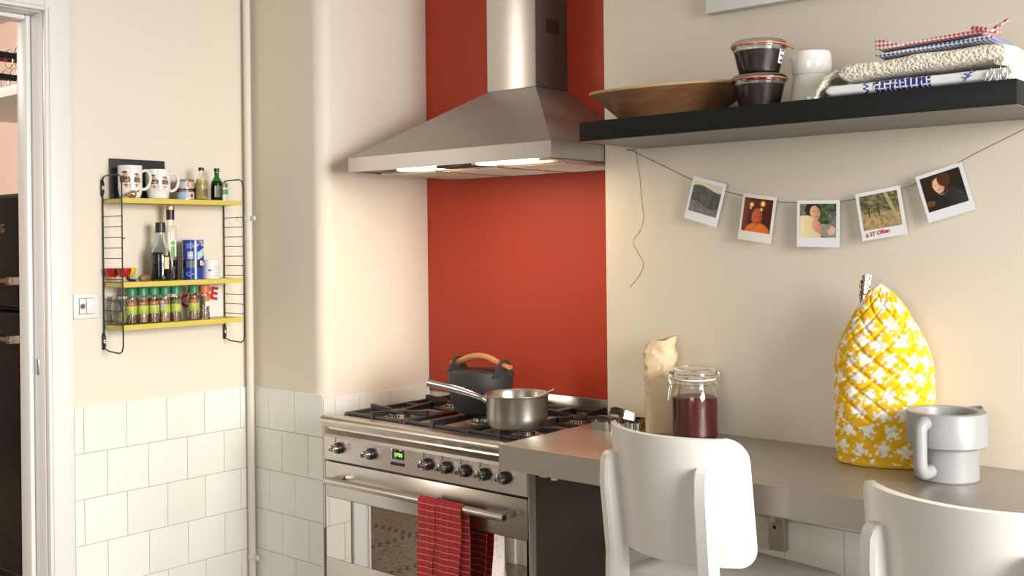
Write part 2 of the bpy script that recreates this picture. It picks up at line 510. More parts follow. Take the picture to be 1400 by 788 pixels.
# wall under the worktop, face -y
PX, PZ = .148, .148
for r in range(6):
    z1_ = .878 if r == 0 else .733-(r-1)*PZ
    z0_ = max(.733-r*PZ, .0)
    if z1_-z0_ < .02: continue
    x = -1.69+.05+(.0 if r % 2 == 0 else .075); x = XR-.012
    off = (-1.105 if r % 2 == 0 else -1.03)
    xs = [off+k*PX for k in range(-8, 16)]
    xs = [q for q in xs if XR+.012 < q < .95]
    edges = [XR-.006]+xs
    for a, b in zip(edges[:-1], edges[1:]): put_tile(wr, b-a, z1_-z0_, ((a+b)/2, YW, (z0_+z1_)/2), 0)

# heating pipe in the corner, with clips
pp = thing('heating_pipe', 'slim cream painted pipe running down the left wall corner', 'pipe', (XL+.0235, 2.108, 0))
G().lathe([(.0121, .0), (.0121, CEILZ-.001)], 16).build('pipe', PIPE_PAINT, pp)
for z in (1.491, .378):
    g = G(); g.lathe([(.0128, z-.009), (.0142, z-.007), (.0142, z+.007), (.0128, z+.009)], 18, cap=False)
    g.box(.012, .034, -.004, .004, z-.007, z+.007, .001)
    g.box(-.0215, -.012, -.004, .004, z-.006, z+.006, .001)
    g.box(-.022, -.0195, -.030, .012, z-.008, z+.008, .001)
    g.build('pipe_clip', PIPE_PAINT, pp)
G().lathe([(.0135, 0), (.0135, .02)], 16, (0, 0, .281)).build('pipe_collar', PIPE_PAINT, pp)

# wall switch
sw = thing('wall_switch', 'square white wall switch plate with a key switch beside the door frame', 'switch', (XL, 1.553, 1.231)); sw.scale = (1.05, 1.05, 1.05)
G().box(.0003, .009, -.037, .037, -.035, .035, .003).build('cover_plate', PLASTIC_W, sw)
G().box(.009, .0105, -.021, .021, -.022, .022, .0008).build('insert', PLASTIC_W, sw)
G().tube([(.0105, -.012, 0), (.0125, -.012, 0)], .008, 16).build('lock_barrel', CHROME, sw)
G().box(.0125, .013, -.0135, -.0105, -.004, .004).build('keyhole', BLACK, sw)
G().box(.0105, .0125, .0, .020, -.013, .013, .0008).build('rocker', PLASTIC_W, sw)
gl = G()
for zz in (-.0215, .0215): gl.box(.0104, .0109, -.0215, .0215, zz-.0006, zz+.0006)
for yy in (-.0215, -.001): gl.box(.0104, .0109, yy-.0006, yy+.0006, -.0215, .0215)
gl.build('insert_gap', BLACK, sw)

# ------------------------------------------------------------------ range cooker (origin: front left floor corner; x right, y back)
WS, DS = .780, .560
st = thing('range_cooker', 'wide stainless steel range cooker with seven knobs and gas hob', 'cooker', (-2.4795, 2.0295, 0), 0)
DISPLAY_BG = simple('display_glass', (.006, .008, .006, 1), .1)
DIGIT = emit('display_digits', (.45, .95, .10, 1), 1.0)
OVENGLASS = NT('mirror_oven_glass'); OVENGLASS.set(Base_Color=(.62, .60, .56, 1), Metallic=1.0, Roughness=.015)
OVENGLASS = OVENGLASS.m
ENAMEL = simple('side_enamel', (.10, .078, .060, 1), .30, .55)
G().box(.004, WS-.0035, .023, .330, .12, .862).box(.004, WS-.008, .3301, DS, .12, .862).build('carcass', ENAMEL, st)
G().box(.03, WS-.03, .05, DS-.02, .0, .12).build('plinth', BLACK, st)
# bright corner strip on the right front edge
G().box(WS-.0033, WS, .004, .030, .12, .868, .001).build('edge_strip', STEEL_V, st)
# control panel, with the cove above it and the rolled hob rim
prof = [(.0, .772), (.0, .838), (.004, .846), (.011, .852), (.016, .858), (.018, .866), (.018, .872), (.0225, .872), (.0225, .772)]
G().prism(prof, 'x', .0005, WS-.0036).build('control_panel', STEEL, st, sharp=20)
rim = [(-.012, .878)]+[(-.004-.013*math.cos(a), .8865+.0135*math.sin(a)) for a in [k*PI/12-PI/4 for k in range(10)]]+[(.018, .899), (.05, .8955), (.05, .870), (-.008, .870)]
G().prism(rim, 'x', 0, WS).build('hob_rim', STEEL, st, sharp=40)
hobg = G().box(.001, WS-.001, .05, .33, .864, .8835, .002).box(.001, WS-.004, .3295, DS, .864, .8835, .002)
hobg.box(.001, .010, .05, DS, .88, .8925, .003); hobg.box(WS-.010, WS-.001, .05, .33, .88, .8925, .003)
hobg.build('hob_top', STEEL_D, st)
# upstand behind the hob
G().box(.002, WS-.019, DS-.010, DS-.002, .884, .934, .003).build('upstand', STEEL, st)
# black gap and door
G().box(.004, WS-.004, .012, .0225, .757, .775).build('panel_gap', BLACK, st)
dz0, dz1 = .20, .7655
door = G().box(.002, WS-.005, .001, .024, .662, dz1, .002).build('oven_door', STEEL, st)
G().box(.002, WS-.005, .001, .024, dz0, .484, .002).build('door_bottom_rail', STEEL, door)
gp = G().add([(.004, .0015, .4845), (WS-.007, .0015, .4845), (WS-.007, .0226, .4845), (.004, .0226, .4845), (.004, .0015, .6615), (WS-.007, .0015, .6615), (WS-.007, .0226, .6615), (.004, .0226, .6615)],
           [(0, 3, 2, 1), (4, 5, 6, 7), (0, 1, 5, 4), (1, 2, 6, 5), (2, 3, 7, 6), (3, 0, 4, 7)])
gp = gp.build('door_glass', OVENGLASS, door, label='mirror-like oven window')
G().box(WS-.0045, WS-.0012, .012, .024, dz0, dz1).build('door_gasket', BLACK, st)
drw = G().box(.002, WS-.005, .001, .024, .125, .190, .002).build('drawer_front', STEEL, st)
# handle: round bar on two square brackets
hz, hy = .724, -.046
hb = G().tube([(.060, hy, hz), (.742, hy, hz)], .0105, 20).build('door_handle', CHROME, door)
hb.data.materials.clear(); hb.data.materials.append(STEEL)
for x in (.078, .728):
    g = G().box(x-.012, x+.012, hy+.006, .0005, hz-.008, hz+.008, .001); g.build('handle_bracket', STEEL_V, hb)
for x in (.0598, .7422):
    G().tube([(x-.001, hy, hz), (x+.001, hy, hz)], .0075, 16).build('handle_end_cap', BLACK, hb)
# knobs
kx = [.068, .207, .433, .503, .571, .638, .707]
for i, x in enumerate(kx):
    big = i < 2
    Mk = Matrix.Translation((x, 0, .811)) @ Matrix.Rotation(PI/2, 4, 'X')
    k = G().lathe([(.0155, .0), (.0165, .002), (.0165, .009), (.0150, .0115), (.010, .0115)], 28, M=Mk).build('knob', BLACK, st)
    G().lathe([(.0105, .011), (.0105, .018), (.0085, .022), (.0060, .032), (.0060, .038)], 24, M=Mk).build('knob_cap', CHROME, k)
    a = .35 if not big else -.6
    Mt = Matrix.Translation((x, -.026, .811)) @ Matrix.Rotation(-.9 if big else -.35, 4, 'Y')
    g = G().box(-.0035, .0035, -.004, .010, -.0135, .0135, .0028); g.xf(Mt); g.build('knob_grip', CHROME, k)
    G().lathe([(.004, .0382), (.0035, .0388)], 12, M=Mk).build('knob_tip', BLACK, k)
    # printed ring of marks
    g = G()
    for q in range(7):
        an = -2.2+q*.62
        g.box(x+.026*math.sin(an)-.0008, x+.026*math.sin(an)+.0008, -.0004, .0002, .811+.026*math.cos(an)-.0015, .811+.026*math.cos(an)+.0015)
    g.build('dial_marks', BLACK, k)
    if i != 1:
        G().box(x-.0185, x-.0165, -.0006, .0001, .826, .840, .0002).build('burner_mark', BLACK, k)
G().tube([(.110, .0003, .826), (.110, -.0015, .826)], .003, 10).build('pilot_lamp', simple('amber_lamp', (.55, .16, .03, 1), .3), st)
# clock
ck = G().box(.292, .338, -.002, .001, .808, .835, .001).build('clock', DISPLAY_BG, st, label='small black clock display with green digits')
text_mesh('clock_digits', '1P00', .0165, DIGIT, ck, Matrix.Translation((.318, -.0024, .820)) @ Matrix.Rotation(PI/2, 4, 'X'), .0003)
G().box(.2905, .2935, -.0028, .001, .807, .836, .0008).build('clock_bezel', CHROME, ck)
for q in range(5):
    x = .291+q*.0108
    G().tube([(x, .0004, .795), (x, -.003, .795)], .0046, 12).build('button', BLACK, ck)
# burners and grates
def burner(x, y, r):
    b = G().lathe([(r*1.25, .8825), (r*1.25, .885), (r*1.05, .889), (r, .889), (r, .897), (r*.9, .899)], 28, (x, y, 0)).build('burner', STEEL_D, st)
    G().lathe([(r*.93, .899), (r*.93, .905), (r*.8, .908), (0.001, .9085)], 28, (x, y, 0)).build('burner_cap', GRATE, b)
    g = G()
    for q in range(24):
        an = q*2*PI/24; g.box(x+r*math.cos(an)-.0012, x+r*math.cos(an)+.0012, y+r*math.sin(an)-.0012, y+r*math.sin(an)+.0012, .8905, .8965)
    g.build('flame_ports', GRATE, b)
BX = [.145, .39, .635]; BYF, BYB = .165, .400
burner(BX[0], BYF, .032); burner(BX[0], BYB, .024); burner(BX[1], (BYF+BYB)/2, .048); burner(BX[2], BYF, .024); burner(BX[2], BYB, .032)
def grate(x0, x1, centres, arm):
    r, zt, zb = .0055, .910, .8955
    y0, y1 = .060, DS-.025
    g = G()
    for x in (x0, x1): g.box(x-r, x+r, y0, y1, zt-.017, zt-.006, .002)
    for y in (y0, y1-2*r, ):
        g.box(x0, x1, y, y+2*r, zt-.017, zt-.006, .002)
    yc = (y0+y1)/2
    if len(centres) == 2: g.box(x0, x1, yc-r, yc+r, zt-.017, zt-.006, .002)
    for x in (x0, x1):
        for y in (y0+.004, y1-.004): g.box(x-.007, x+.007, y-.007, y+.007, .884, zt-.008, .002)
    o = g.build('pan_grate', GRATE, st)
    for cx, cy in centres:
        for dx, dy in ((1, 0), (-1, 0), (0, 1), (0, -1)):
            if dx: e = (x1 if dx > 0 else x0)-cx; e = abs(e)
            else:
                lim = y1-2*r if (len(centres) == 1 or cy > yc) else yc
                lo = y0 if (len(centres) == 1 or cy < yc) else yc
                e = (lim-cy) if dy > 0 else (cy-lo)
            i0 = arm
            f = G()
            # finger: raised tapered bar from the frame towards the burner
            pl = [(i0, zt-.006), (i0+.004, zt), (e+.004, zt+.006), (e+.006, zt-.014), (e-.014, zt-.014), (i0+.02, zt-.010)]
            f.prism(pl, 'y', -r*.95, r*.95)
            f.xf(Matrix.Translation((cx, cy, 0)) @ Matrix.Rotation(math.atan2(dy, dx), 4, 'Z'))
            f.build('grate_finger', GRATE, o)
grate(.030, .262, [(BX[0], BYF), (BX[0], BYB)], .030)
grate(.276, .504, [(BX[1], (BYF+BYB)/2)], .034)
grate(.518, .750, [(BX[2], BYF), (BX[2], BYB)], .030)

# ---- black cast iron casserole with a wooden carrying handle, on the rear burners
PZ_ = .9165
cs = thing('casserole', 'black cast iron casserole with arched wooden handle on the hob', 'pot', (-2.080, 2.277, PZ_), math.radians(0))
R1, R0, HH = .094, .072, .118
prof = [(R0-.006, 0), (R0, .003), (R0+.006, .012), (R1-.004, .050), (R1, .085), (R1, HH), (R1-.006, HH), (R1-.0065, .085), (R1-.011, .05), (R0, .014), (R0-.01, .008), (.001, .008)]
body = G().lathe(prof, 48).build('pot_body', IRON, cs)
lid = G().lathe([(R1-.0068, HH-.010), (R1-.0068, HH-.002), (R1-.012, HH+.001), (.02, HH+.003), (.001, HH+.003)], 48).build('lid', IRON, cs)
g = G().lathe([(.030, HH+.003), (.030, HH+.0045), (.016, HH+.0045), (.016, HH+.003)], 28, cap=False); g.build('lid_recess', BLACK, lid)
for s in (-1, 1):
    # lug: flat loop rising from the rim, with a slot for the handle
    out = [(-.040, 0), (-.034, .006), (-.020, .030), (-.013, .036), (.013, .036), (.020, .030), (.034, .006), (.040, 0)]
    inn = [(-.012, .014), (-.012, .026), (.012, .026), (.012, .014)]
    g = G()
    # build lug as frame pieces around the slot
    T_ = .006
    def pc(poly): g.prism(poly, 'x', -T_/2, T_/2)
    pc([(-.046, -.012), (-.036, .006), (-.020, .028), (-.0125, .028), (-.0125, -.012)])
    pc([(.046, -.012), (.0125, -.012), (.0125, .028), (.020, .028), (.036, .006)])
    pc([(-.0125, -.012), (-.0125, .010), (.0125, .010), (.0125, -.012)])
    pc([(-.020, .028), (-.013, .0365), (.013, .0365), (.020, .028)])
    g.xf(Matrix.Translation((s*(R1-.0045), 0, HH-.0005)))
    g.build('lug', IRON, body)
pts = [(-.112, 0, HH+.016), (-.095, 0, HH+.0185), (-.070, 0, HH+.026), (-.035, 0, HH+.037), (0, 0, HH+.041), (.035, 0, HH+.037), (.070, 0, HH+.026), (.095, 0, HH+.0185), (.112, 0, HH+.016)]
G().tube(pts, [.0065, .0075, .0095, .0105, .0105, .0105, .0095, .0075, .0065], 12, smooth=4, ry=.0115, up=(0, 0, 1)).build('wooden_handle', WOOD_H, cs, label='arched orange-brown wooden handle')

# ---- steel saucepan with long handle, front of the hob
sp_ = thing('saucepan', 'open stainless saucepan with long tube handle in front of the casserole', 'pan', (-1.829, 2.143, PZ_+.0003), math.radians(0))
RS, HS = .082, .088
prof = [(RS-.022, 0), (RS-.012, .001), (RS-.004, .010), (RS-.001, .03), (RS, HS-.006), (RS+.004, HS), (RS+.0035, HS+.0012), (RS-.0012, HS-.005), (RS-.0025, .03), (RS-.006, .011), (RS-.014, .0035), (.001, .0035)]
sb = G().lathe(prof, 56).build('pan_body', STEEL_V, sp_, sharp=50)
hd = Vector((-.80, -.52, 0)).normalized()
p0 = hd*(RS-.001)
pts = [p0+Vector((0, 0, HS-.020)), p0+hd*.010+Vector((0, 0, HS-.013)), p0+hd*.035+Vector((0, 0, HS-.003)), p0+hd*.09+Vector((0, 0, HS+.013)), p0+hd*.158+Vector((0, 0, HS+.028))]
G().tube(pts, [.008, .0075, .0085, .0105, .0115], 16, smooth=5).build('pan_handle', CHROME, sp_)
tip = pts[-1]
# food and spoon resting in it
G().lathe([(.0015, .058), (.06, .058), (RS-.0032, .0575), (RS-.0038, .03), (RS-.008, .0195), (RS-.009, .004), (.001, .004)], 40).build('fruit_sauce', JAM_D, sp_)
spn = thing('spoon', 'steel spoon leaning in the saucepan, its handle over the rim', 'spoon', (-1.829, 2.143, PZ_))
g = G().tube([(-.010, .000, .062), (.04, .014, .074), (.072, .024, .0915), (.098, .034, .1035)], [.0035, .003, .0035, .0048], 8, smooth=4, ry=.0018)
g.build('spoon_handle', CHROME, spn)
G().grid(lambda u, v: (-.015+.016*math.cos(2*PI*u)*v, .008+.011*math.sin(2*PI*u)*v, (.0600+.004*v*v)), 16, 5, cu=True).build('spoon_bowl', CHROME, spn)

# ---- red checked tea towel over the oven door handle (local frame = cooker front)
def towelmat():
    q = NT('red_towel_cloth'); v = q.obj(); x, y, z = q.sep(v)
    fr = lambda a, p, wd: q.math('LESS_THAN', q.math('FRACT', q.math('DIVIDE', q.math('ADD', a, 5.0), p)), wd)
    lz = fr(z, .0165, .075); lz2 = fr(z, .066, .03); lx = fr(x, .0235, .035)
    n = q.noise(v, 300, 2)
    red = q.mix(n, (.46, .020, .022, 1), (.34, .012, .015, 1))
    wv = q.math('LESS_THAN', q.noise(v, 500, 1), .55)
    m = q.math('MAXIMUM', q.math('MULTIPLY', lz, .62), q.math('MULTIPLY', lx, .16))
    c = q.mix(m, red, (.80, .62, .58, 1))
    hem = q.math('MULTIPLY', q.math('LESS_THAN', z, -.205), q.math('GREATER_THAN', q.math('FRACT', q.math('DIVIDE', q.math('ADD', x, 5), .0235)), .62))
    q.set(Base_Color=q.mix(q.math('MULTIPLY', hem, .75), c, (.80, .68, .64, 1)), Roughness=.95, Sheen_Weight=.1); q.bump(n, .35, .0008)
    return q.m
TOWEL = towelmat()
tw = thing('tea_towel', 'red tea towel with thin white checks hanging from the oven handle', 'towel', (-2.4795+.532, 2.0295-.046, .724))
rb = .0125
def drape(x0, x1, zf, zb, fold=.004, k=3.0, rb=rb, ph=0.0):
    L1, L2 = -zf, -zb; A = PI*rb; T = L1+A+L2
    def fn(u, v):
        s = v*T; x = x0+(x1-x0)*u
        wob = fold*math.sin(u*k*2*PI+ph)
        if s < L1:
            t = (L1-s)/L1
            return (x*(1-.10*t)+.004*math.sin(t*5+ph), -rb-.002-wob*t*.9-.006*t*math.sin(t*3), -(L1-s))
        if s < L1+A:
            a = (s-L1)/A*PI
            return (x, -rb*math.cos(a)*(1.0), rb*math.sin(a))
        t = (s-L1-A)/L2
        return (x+.005*math.sin(t*4+ph), rb+.0015+.006*t*(.5+.5*math.sin(u*k*2*PI+ph+1)), -(s-L1-A))
    return fn
G().slab(drape(-.077, .074, -.236, -.232, .004, 2.0), 40, 60, .0022).build('cloth', TOWEL, tw, sharp=80)
G().slab(drape(-.079, -.020, -.243, -.20, .003, 1.0, rb+.0032, .7), 18, 60, .0022).build('cloth_fold', TOWEL, tw, sharp=80)

# ------------------------------------------------------------------ cooker hood
HX0, HX1, HY0, HZ0, HZ1 = -2.480, -1.6975, 2.133, 1.619, 1.662
hd_ = thing('cooker_hood', 'stainless steel pyramid cooker hood with chimney over the stove', 'cooker hood', ((HX0+HX1)/2, HY0, HZ0))
ox = (HX0+HX1)/2
def L_(x, y, z): return (x-ox, y-HY0, z-HZ0)
x0, x1 = HX0-ox, HX1-ox; y1 = YR-.008-HY0; dz = HZ1-HZ0
g = G(); t = .002
g.box(x0, x1, 0, t, 0, dz); g.box(x0, x0+t, t, y1, 0, dz); g.box(x1-t, x1, t, y1, 0, dz)
g.build('rim_band', HOODSTEEL, hd_)
cx0, cx1, cy0, cz = -2.186-ox, -1.995-ox, 2.438-HY0, 1.861-HZ0
g = G().add([(x0, 0, dz), (x1, 0, dz), (x1, y1, dz), (x0, y1, dz), (cx0, cy0, cz), (cx1, cy0, cz), (cx1, y1, cz), (cx0, y1, cz)],
            [(0, 1, 5, 4), (1, 2, 6, 5), (2, 3, 7, 6), (3, 0, 4, 7)])
g.build('canopy', HOODSTEEL, hd_, sharp=10)
du = G().box(cx0, cx1, cy0, y1, cz, CEILZ-.002-HZ0, .0012).build('duct', DUCTSTEEL, hd_)
G().box(cx1-.0005, cx1+.0008, cy0+.0015, y1, cz+.001, CEILZ-.003-HZ0).build('duct_side_shade', DUCTSHADE, du)  # added sheet, coloured dark in place of the red panel's reflection
G().box(cx0-.001, cx1+.001, cy0-.001, y1, cz-.002, cz+.001).build('duct_collar', BLACK, hd_)
for k in range(7):
    yy = .055+k*.0088
    G().box(cx1+.0006, cx1+.0014, cy0+yy-.0022, cy0+yy+.0022, 2.027-HZ0, 2.069-HZ0).build('vent_slot', BLACK, du)
# underside: tray with filters, light lenses and the dark switch strip
WARM = emit('lamp_lens', (1.0, .82, .50, 1), 11.0)
FILT = steel('filter_mesh', col=(.52, .47, .40, 1), rough=.4)
un = G().box(x0+t, x1-t, t, y1, .006, .009).build('underside', HOODSTEEL, hd_)
fy0, fy1 = .105, y1-.02
for k in range(3):
    a = x0+.03+k*(x1-x0-.06)/3; b = a+(x1-x0-.06)/3-.004
    f = G().box(a, b, fy0, fy1, -.006, .0055, .002).build('grease_filter', FILT, un)
    g = G()
    for m in range(16):
        yy = fy0+.015+m*(fy1-fy0-.03)/15
        g.box(a+.012, b-.012, yy-.0025, yy+.0025, -.0075, -.0058)
    g.build('filter_slats', FILT, f)
lx = [(-2.300, -2.135), (-1.985, -1.800)]
for a, b in lx:
    ln = G().box(a-ox, b-ox, .030, .078, -.003, .006, .002).build('light_lens', WARM, un)
G().box(-2.13-ox, -1.995-ox, .022, .086, -.005, .006, .001).build('switch_strip', BLACK, un)
for a, b in lx:
    d = bpy.data.lights.new('hood_lamp', 'AREA'); d.shape = 'RECTANGLE'; d.size = .14; d.size_y = .045
    d.energy = 1.05; d.color = (1.0, .74, .42)
    lo = bpy.data.objects.new('hood_lamp', d); COL.objects.link(lo); lo.location = ((a+b)/2, HY0+.054, HZ0-.006)

# ------------------------------------------------------------------ steel worktop on the right wall
CX0, CX1, CY0, CYB = -1.6965, .55, 1.9185, YW-.001
wk = thing('worktop', 'long brushed stainless steel worktop along the right wall', 'worktop', (CX0, CY0, .862))
g = G(); T_ = .058; L = CX1-CX0; D = CYB-CY0
g.box(0, L, 0, D, T_-.0022, T_, .001); g.box(0, L, 0, .0022, 0, T_-.002); g.box(0, .0022, .0022, D, 0, T_-.002); g.box(L-.0022, L, .0022, D, 0, T_-.002)
g.build('steel_top', STEEL_COUNTER, wk)
G().box(.004, L-.004, .004, D-.001, .010, T_-.0025).build('core_board', simple('chipboard', (.42, .36, .28, 1), .8), wk)
G().box(.004, L-.004, .003, .012, .0005, .0098).build('folded_edge', STEEL_COUNTER, wk)
# brackets
for x in (-1.187,):
    b = thing('wall_bracket', 'grey metal bracket with a round bolt under the worktop', 'bracket', (x, YW, .662))
    G().box(-.0205, .0205, -.028, -.006, 0, .2095, .002).build('bracket_tube', STEEL_V, b)
    bo = G().tube([(-.002, -.0275, .058), (-.002, -.0335, .058)], .0105, 20).build('bolt', CHROME, b)
    G().tube([(-.002, -.0333, .058), (-.002, -.0345, .058)], .005, 6).build('bolt_hex', BLACK, bo)
# white plastic fitting under the left end
f = thing('pipe_fitting', 'white plastic pipe fitting under the left end of the worktop', 'pipe fitting', (-1.60, 2.005, .845))
G().tube([(-.035, 0, .002), (.10, .02, .002)], .008, 12).build('pipe', PLASTIC_W, f)
G().tube([(-.036, 0, .002), (-.022, .002, .002)], .0125, 14).build('collar', PLASTIC_W, f)
G().tube([(.0, .005, .004), (.0, .005, -.013)], .0085, 12).build('outlet', PLASTIC_W, f)
G().box(-.006, .006, -.004, .012, .008, .0275).build('hanger', PLASTIC_W, f)

# ------------------------------------------------------------------ chairs
def bend(u, R, w): a = u*w/2/R; return R*math.sin(a), R*(1-math.cos(a))
def make_chair(name, label, x, y, rz):
    t = thing(name, label, 'chair', (x, y, 0), rz, 'white bar chairs at the worktop')
    SZ, zb, zt, tilt, R, W_ = .70, .772, 1.0215, .112, .218, .416
    hgt = zt-zb
    def panel(u, v):
        uu = u*2-1
        # round the four corners: limit of |uu| shrinks near top and bottom
        z = v*hgt
        rc = .040
        e = 0
        if z < rc: e = rc-math.sqrt(max(0, rc*rc-(rc-z)**2))
        if hgt-z < rc: e = max(e, rc-math.sqrt(max(0, rc*rc-(rc-hgt+z)**2)))
        uu *= (W_/2-e)/(W_/2)
        lx, ly = bend(uu, R, W_)
        return (lx, ly-tilt*z, zb+z)
    G2 = G()
    vs_ = [0, .004, .014, .03, .05, .08, .12, .18, .3, .42, .54, .66, .76, .82, .88, .92, .95, .97, .986, .996, 1]
    fn = lambda u, v: panel(u, vs_[int(round(v*(len(vs_)-1)))])
    o = G2.slab(fn, 41, len(vs_), .0115).build('backrest', WHITE_CHAIR, t, sharp=50)
    m = o.modifiers.new('b', 'BEVEL'); m.width = .003; m.segments = 2; m.limit_method = 'ANGLE'; m.angle_limit = math.radians(50)
    # rear posts, running down into the rear legs
    for s in (-1, 1):
        xs = .128
        lx, ly = bend(xs*2/W_, R, W_)
        ang = math.atan2(ly, lx)*1.0
        top = Vector((s*(lx+.006), ly-tilt*(.19)-.0265, zb+.195))
        mid = Vector((s*(lx+.001), ly-.0265, zb-.01))
        low = Vector((s*(lx-.004), ly-.028, SZ-.03))
        foot = Vector((s*(lx+.02), ly-.10, 0))
        wx, wy = .0165, .0205
        secs = []
        for p, kx_, ky_ in ((foot, .85, .8), (low, 1.05, 1.1), (mid, 1, 1), (top+(mid-top)*.30, 1, .95), (top+(mid-top)*.10, .98, .80), (top+(mid-top)*.03, .94, .62), (top, .86, .40)):
            secs.append((p, wx*kx_, wy*ky_))
        g = G(); vv = []; ff = []
        ca, sa = math.cos(s*.30), math.sin(s*.30)
        for p, a, b in secs:
            cshift = wy-b
            ring = []
            ch = min(a, b)*.35
            for dx, dy in ((-a, -b+ch), (-a+ch, -b), (a-ch, -b), (a, -b+ch), (a, b-ch*.3), (a-ch*.3, b), (-a+ch*.3, b), (-a, b-ch*.3)):
                dy += cshift
                vv.append((p.x+ca*dx-sa*dy, p.y+sa*dx+ca*dy, p.z))
        ns = len(secs)
        for i in range(ns-1):
            for k in range(8):
                l = (k+1) % 8
                ff.append((i*8+k, i*8+l, (i+1)*8+l, (i+1)*8+k))
        ff.append(tuple(reversed(range(8)))); ff.append(tuple(range((ns-1)*8, ns*8)))
        G().add(vv, ff).build('rear_post', WHITE_CHAIR, t, sharp=30)
    # seat
    def seat_outline():
        pts = []
        for px, py, r in ((-.165, .02, .03), (.165, .02, .03), (.20, .385, .055), (-.20, .385, .055)):
            pts.append((px, py, r))
        out = []
        n = len(pts)
        for i in range(n):
            p = Vector(pts[i][:2]); a = Vector(pts[i-1][:2]); b = Vector(pts[(i+1) % n][:2]); r = pts[i][2]
            d1, d2 = (a-p).normalized(), (b-p).normalized()
            for k in range(7):
                q = k/6
                out.append(tuple((p+d1*r)*(1-q)**2+p*2*q*(1-q)+(p+d2*r)*q*q))
        return out
    ol = seat_outline()
    n = len(ol); c = Vector((0, .2))
    vv, ff = [], []
    for sc_, z in ((.93, SZ-.022), (.985, SZ-.019), (1.0, SZ-.010), (.992, SZ-.003), (.97, SZ), (.75, SZ-.003), (.4, SZ-.006)):
        for p in ol:
            q = c+(Vector(p)-c)*sc_; vv.append((q.x, q.y, z))
    for i in range(6):
        for k in range(n):
            l = (k+1) % n; ff.append((i*n+k, i*n+l, (i+1)*n+l, (i+1)*n+k))
    ff.append(tuple(reversed(range(n)))); ff.append(tuple(range(6*n, 7*n)))
    G().add(vv, ff).build('seat', WHITE_CHAIR, t, sharp=50)
    for s in (-1, 1):
        G().tube([(s*.155, .345, SZ-.021), (s*.175, .375, 0)], [.017, .012], 10).build('front_leg', WHITE_CHAIR, t)
        G().tube([(s*.140, -.035, .30), (s*.166, .358, .30)], .0095, 8).build('side_stretcher', WHITE_CHAIR, t)
        G().box(s*.150-.009, s*.150+.009, .03, .335, SZ-.065, SZ-.0225, .002).build('seat_rail', WHITE_CHAIR, t)
    G().tube([(-.162, .362, .24), (.162, .362, .24)], .011, 8).build('foot_rail', WHITE_CHAIR, t)
    return t
make_chair('bar_chair', 'white wooden bar chair with curved backrest, in front of the jam jar', -1.178, 1.805, -.165)
make_chair('bar_chair', 'white wooden bar chair with curved backrest, in front of the grey pitcher', -.527, 1.588, -.138)

# ------------------------------------------------------------------ things on the worktop
# ---- clip-top jar of red jam
JX, JY = -1.362, 2.262
jr = thing('jam_jar', 'tall clip-top glass jar half full of dark red jam on the worktop', 'jar', (JX, JY, ZC), math.radians(-31))
r = .0545
out = [(.001, .0), (.040, .0), (r-.003, .004), (r, .012), (r, .100), (r-.002, .112), (r-.007, .124), (r-.009, .132), (r-.009, .136), (r-.005, .139), (r-.005, .146)]
inn = [(r-.010, .146), (r-.013, .132), (r-.010, .123), (r-.0045, .110), (r-.003, .10), (r-.003, .014), (r-.008, .007), (.001, .0065)]
G().lathe(out+inn, 48, cap=False).build('glass_body', GLASS, jr, sharp=60)
G().lathe([(.001, .0068), (r-.0085, .0068), (r-.0027, .0138), (r-.0027, .102), (r-.008, .1055), (.02, .1045), (.001, .104)], 48).build('jam', JAM, jr)
rb_ = G().lathe([(r-.010, .1465), (r-.003, .1465), (r-.003, .1495), (r-.010, .1495)], 48, cap=False).build('rubber_seal', simple('pale_rubber', (.80, .76, .66, 1), .5), jr)
ld = G().lathe([(.001, .153), (r-.011, .150), (r-.002, .150), (r-.001, .155), (r-.002, .166), (r-.006, .172), (r-.010, .1735), (.001, .1715)], 48, cap=False).build('glass_lid', GLASS, jr, sharp=60)
ring = lambda z, rr: [(rr*math.cos(a), rr*math.sin(a), z) for a in [2*PI*k/40 for k in range(40)]]
wr_ = G().tube(ring(.1365, r-.0035), .0013, 6, closed=True).build('wire_ring', CHROME, jr)
G().tube(ring(.1605, r+.0005), .0012, 6, closed=True).build('lid_wire', CHROME, jr)
a0 = math.radians(250)   # clasp on the left as seen
Mc = Matrix.Rotation(a0, 4, 'Z')
def wire(pts, rr=.0013, name='clasp_wire'):
    g = G().tube(pts, rr, 6, smooth=3); g.xf(Mc); g.build(name, CHROME, jr)
for s in (-1, 1):
    wire([(r-.004, s*.012, .160), (r+.006, s*.010, .161), (r+.009, s*.009, .150), (r+.006, s*.009, .139), (r+.004, s*.010, .131)])
wire([(r+.003, -.013, .136), (r+.005, -.012, .125), (r+.010, -.010, .094), (r+.0105, .0, .090), (r+.010, .010, .094), (r+.005, .012, .125), (r+.003, .013, .136)], .0014, 'clasp_lever')
g = G().box(r+.002, r+.008, -.013, .013, .1275, .1315, .001).box(r+.003, r+.010, -.011, .011, .152, .156, .001); g.xf(Mc); g.build('clasp_plate', CHROME, jr)
g = G().tube([(-r-.0005, -.012, .158), (-r-.005, -.012, .160), (-r-.007, -.010, .150), (-r-.004, -.010, .138), (-r-.004, .010, .138), (-r-.007, .010, .150), (-r-.005, .012, .160), (-r-.0005, .012, .158)], .0012, 6); g.xf(Mc); g.build('hinge_wire', CHROME, jr)

